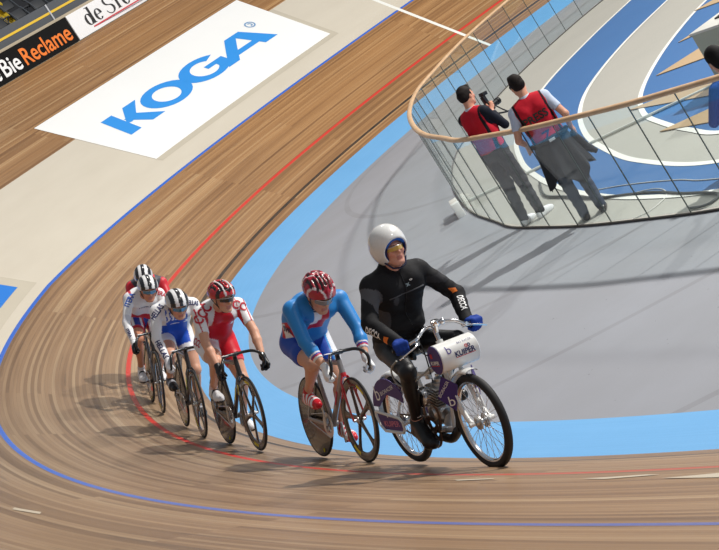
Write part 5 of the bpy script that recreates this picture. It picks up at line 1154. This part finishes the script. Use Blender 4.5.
M1 = Z90((-12.56, 13.27), fa + math.radians(38)) @ Matrix.Scale(.97, 4)
r1, J1, w1, R1, v1, P1 = stander(M1, 'photographer in a red vest over a dark long-sleeved top, raising a camera', yaw=2, pitch=-8, pose=po, lean=.05, foot=(.06, -.04), cut_sleeve=1.85, h=.0095,
    shirt=lambda V, lab, J: fill(V, A(20, 24, 36)), trousers=lambda V: fill(V, A(48, 48, 52)), vest=vest1)
for n in 'RL': so = sdf_mesh('shoe', J1['f' + n], .008, shoe_m, r1, infl=.008, color=lambda V, lab: fill(V, A(222, 224, 228)))
# camera in his hands
cm = empty('camera', M1 @ Matrix.Translation((.35, .02, 1.39))); tag(cm, 'black camera with flash and strap held up by the photographer on the left', 'camera')
MB().box((0, 0, 0), (.06, .135, .10), bev=.012).box((0, 0, .058), (.05, .06, .03), bev=.008).build('camera_body', black, cm)
MB().cyl((.03, .0, -.005), (.16, .0, -.005), .036, 20).cyl((.15, 0, -.005), (.19, 0, -.005), .042, 20).build('lens', mat('lens_black', srgb(16, 16, 18), .3), cm)
fl = MB().box((-.005, 0, .105), (.05, .055, .085), bev=.006).build('flash', black, cm); MB().box((.025, 0, .165), (.085, .07, .045), Matrix.Rotation(.15, 3, 'Y'), bev=.006).build('flash_head', black, fl)
c = smooth_curve([(.0, -.07, .02), (.03, -.16, -.10), (.12, -.24, -.22), (.2, -.28, -.32)], 6); 
c2 = smooth_curve([(.0, .07, .02), (.10, .10, -.10), (.22, .06, -.17), (.36, .02, -.21)], 6); MB().tube([tuple(p) for p in c2], .012, 6, flat=(.3, 1)).build('strap', black, cm); c3 = smooth_curve([(.0, -.07, .02), (.06, -.10, -.09), (.13, -.10, -.17), (.22, -.06, -.27)], 6); MB().tube([tuple(p) for p in c3], .01, 6, flat=(.3, 1)).build('strap', black, cm)

def vest2(V, lab):
    C = fill(V, red_v); C[np.abs(np.abs(V[:, 1]) - .165) < .012] = A(24, 20, 26); C[V[:, 2] < 1.02] = A(120, 60, 110); return C  # purple lower edge: the glass's blue reflection painted into the vest colour
M2 = Z90((-14.04, 13.9), math.atan2(-.616, .788) + math.radians(-8)) @ Matrix.Scale(.96, 4)
po2 = dict(R=((.12, -.25, .90), (0, .2, -1), (0, -1, 0), (-1, 0, 0), .012), Rw=(-.01, -.01, .07), Rp=(-.8, -.25, 0), L=((.16, .24, .96), (0, .2, -1), (0, 1, 0), (-1, 0, 0), .012), Lw=(-.01, .01, .07), Lp=(-.9, .3, 0))
def shirt2(V, lab, J): return fill(V, A(186, 196, 214))
r2, J2, w2, R2, v2, P2 = stander(M2, 'photographer seen from behind in a red PRESS vest, dark jacket round the waist', yaw=14, pitch=-4, pose=po2, lean=.0, foot=(-.02, .03), cut_sleeve=.62, shirt=shirt2, trousers=lambda V: fill(V, A(62, 70, 86)), vest=vest2)
for n in 'RL': so = sdf_mesh('shoe', J2['f' + n], .008, shoe_m, r2, infl=.008, color=lambda V, lab: fill(V, A(58, 54, 54)))
bv2 = bvh_of(v2); text_on('lettering', 'PRESS', bv2, (-.2, .01, 1.285), (0, -1, 0), (0, 0, 1), .09, .29, black_ink, v2, .03, .004)
text_on('back_print', 'Z', bv2, (-.2, 0, 1.06), (0, -1, 0), (0, 0, 1), .10, .11, navy_ink, v2, .02, .004)
# jacket tied round the waist
V = []; F = []; n = 40; k = 14
for t in (0, 1):
    for i in range(k):
        z = 1.02 - (i / (k - 1)) * .50; fl_ = i / (k - 1)
        for j in range(n + 1):
            a = math.radians(60 + 240 * j / n); wav = .018 * fl_ * math.sin(a * 7) + .012 * fl_ * math.sin(a * 13 + 1); hem = (.06 * math.sin(a * 3 + .5) + .05 * math.sin(a * 5)) * fl_
            r_ = (.155 + .07 * fl_ + wav) - t * .008; V.append((r_ * math.cos(a) * .95, (r_ + .045 + .02 * fl_) * math.sin(a), z + hem))
m_ = k * (n + 1)
for i in range(k - 1):
    for j in range(n): q = (i * (n + 1) + j, i * (n + 1) + j + 1, (i + 1) * (n + 1) + j + 1, (i + 1) * (n + 1) + j); F += [q, tuple(m_ + z_ for z_ in q[::-1])]
bd = [j for j in range(n + 1)] + [i * (n + 1) + n for i in range(1, k)] + [(k - 1) * (n + 1) + j for j in range(n - 1, -1, -1)] + [i * (n + 1) for i in range(k - 2, 0, -1)]
F += [(bd[i], bd[(i + 1) % len(bd)], bd[(i + 1) % len(bd)] + m_, bd[i] + m_) for i in range(len(bd))]
dj = mat('dark_jacket', srgb(30, 32, 37), .8, bump=.3, scale=20, var=.1); jk2 = MB().add(V, F).build('tied_jacket', dj, r2)
MB().tube([(.10, -.19, .98), (.0, -.205, 1.0), (-.1, -.175, 1.0), (-.165, 0, 1.01), (-.1, .175, 1.0), (0, .205, 1.0), (.1, .19, .98)], .03, 10).build('knotted_sleeve', dj, jk2)
sl = smooth_curve([(-.02, -.22, .93), (.0, -.27, .80), (.03, -.31, .68), (.07, -.36, .60)], 6); MB().tube([tuple(p) for p in sl], [.045] * 8 + [.04] * 8 + [.03] * (len(sl) - 16), 10).build('hanging_sleeve', dj, jk2)
MB().box((-.195, -.02, 1.0), (.006, .07, .03)).build('white_label', white_ink, jk2, smooth=False)

# ================================================================== TABLE, LAPTOP AND SEATED PERSON AT THE RIGHT EDGE
TM = Matrix.Translation((-14.5, 10.65, .008)) @ Matrix.Rotation(math.radians(163.6), 4, 'Z')
tb = empty('table', TM); tag(tb, 'pale green-grey table with closed front panel on the blue infield at the right edge', 'table')
pale = mat('pale_table', srgb(176, 184, 168), .5); MB().box((0, 0, .735), (1.4, .62, .03), bev=.005).build('table_top', mat('pale_top', srgb(214, 214, 208), .5), tb); MB().box((0, -.28, .37), (1.38, .02, .70)).build('front_panel', pale, tb)
for x in (-.66, .66):
    for y in (-.25, .27): MB().box((x, y, .36), (.04, .04, .72)).build('leg', steel, tb)
lp = empty('laptop', TM @ Matrix.Translation((-.32, .08, .751))); tag(lp, 'open dark laptop on the pale table at the right edge', 'laptop')
MB().box((0, 0, .008), (.34, .24, .016), bev=.004).build('base', black, lp); MB().box((0, .125, .11), (.34, .008, .20), Matrix.Rotation(-.25, 3, 'X')).build('screen', black, lp)
pp = MB().box((0, 0, .004), (.21, .29, .006)).build('paper_stack', mat('paper_white', srgb(236, 232, 230), .6)); pp.matrix_world = TM @ Matrix.Translation((-.05, -.12, .751)) @ Matrix.Rotation(.2, 4, 'Z'); tag(pp, 'white papers lying on the pale table beside the laptop', 'papers')
def seated(M_):
    root = empty('seated_person', M_); tag(root, 'dark-haired person in a blue shirt at the table, cut by the right edge', 'person'); P = []; pel = V3(0, 0, .37); sh = V3(.08, 0, .84); H = V3(.15, 0, 1.04)
    P += [ell(pel, (.13, .17, .12), None, .05, 'hip')]
    for s in (-1, 1):
        P += [cap(pel + V3(0, .06 * s, .03), sh + V3(0, .075 * s, -.08), .105, .11, .05, 'torso'), cap(sh + V3(0, .03 * s, .02), sh + V3(0, .16 * s, -.01), .06, .056, .05, 'torso')]
        S_ = sh + V3(0, .19 * s, -.02); Wr = V3(.34, .14 * s, .58); El = ik(S_, Wr, .3, .27, (-.2, s, -1)); P += [cap(S_, El, .052, .042, .02, 'arm'), cap(El, Wr, .04, .028, .015, 'fore')] + hand(Wr + V3(.07, 0, -.02), V3(0, -s, 0), V3(1, 0, 0), V3(0, 0, 1), Wr, 'hand', 1., .016)
        Kn = V3(.40, .12 * s, .47); P += [cap(pel + V3(0, .09 * s, -.03), Kn, .09, .06, .03, 'thigh'), cap(Kn, V3(.40, .12 * s, .10), .058, .042, .03, 'shin'), cap(V3(.37, .12 * s, .04), V3(.56, .12 * s, .035), .036, .03, .02, 'foot')]
    R = frameR((1, .1, -.35), (0, 0, 1)); hp, w = head_prims(H, R); P += hp + [cap(sh + V3(0, 0, .02), H - R[2] * .06 - R[0] * .02, .058, .054, .03, 'neck')]
    sdf_mesh('body', P, .011, skin_m, root, color=skin_fn(srgb(206, 150, 124), H, R)); sdf_mesh('shirt', [p for p in P if p['tag'] in ('torso', 'arm', 'hip')], .011, cloth_m, root, infl=.01, color=lambda V, lab: fill(V, A(34, 76, 160)))
    sdf_mesh('trousers', [p for p in P if p['tag'] in ('thigh', 'shin')], .011, cloth_m, root, infl=.01, color=lambda V, lab: fill(V, A(40, 42, 52)))
    for s in (-1, 1): sdf_mesh('shoe', [cap(V3(.37, .12 * s, .04), V3(.56, .12 * s, .035), .036, .03, .02, 'foot')], .009, shoe_m, root, infl=.008, color=lambda V, lab: fill(V, A(30, 30, 32)))
    sdf_mesh('hair', [ell(w(-.016, 0, .045), (.106, .088, .10), R, .02, 'hair'), ell(w(-.05, 0, -.03), (.07, .085, .09), R, .03, 'hair'), ell(w(.10, 0, -.045), (.085, .10, .095), R, .01, 'x', sub=True)], .007, cloth_m, root, color=lambda V, lab: fill(V, srgb(18, 16, 18)))
    return root

SM = Matrix.Translation((-16.62, 14.07, .008)) @ Matrix.Rotation(math.atan2(-.616, .788) + .15, 4, 'Z'); seated(SM)
cs = empty('equipment_case', SM @ Matrix.Translation((-.02, 0, 0))); tag(cs, 'low black equipment case under the seated person in blue', 'case'); MB().box((0, 0, .12), (.34, .46, .235), bev=.012).build('case_body', black, cs); MB().box((.175, 0, .2), (.01, .12, .02)).build('handle', steel, cs)
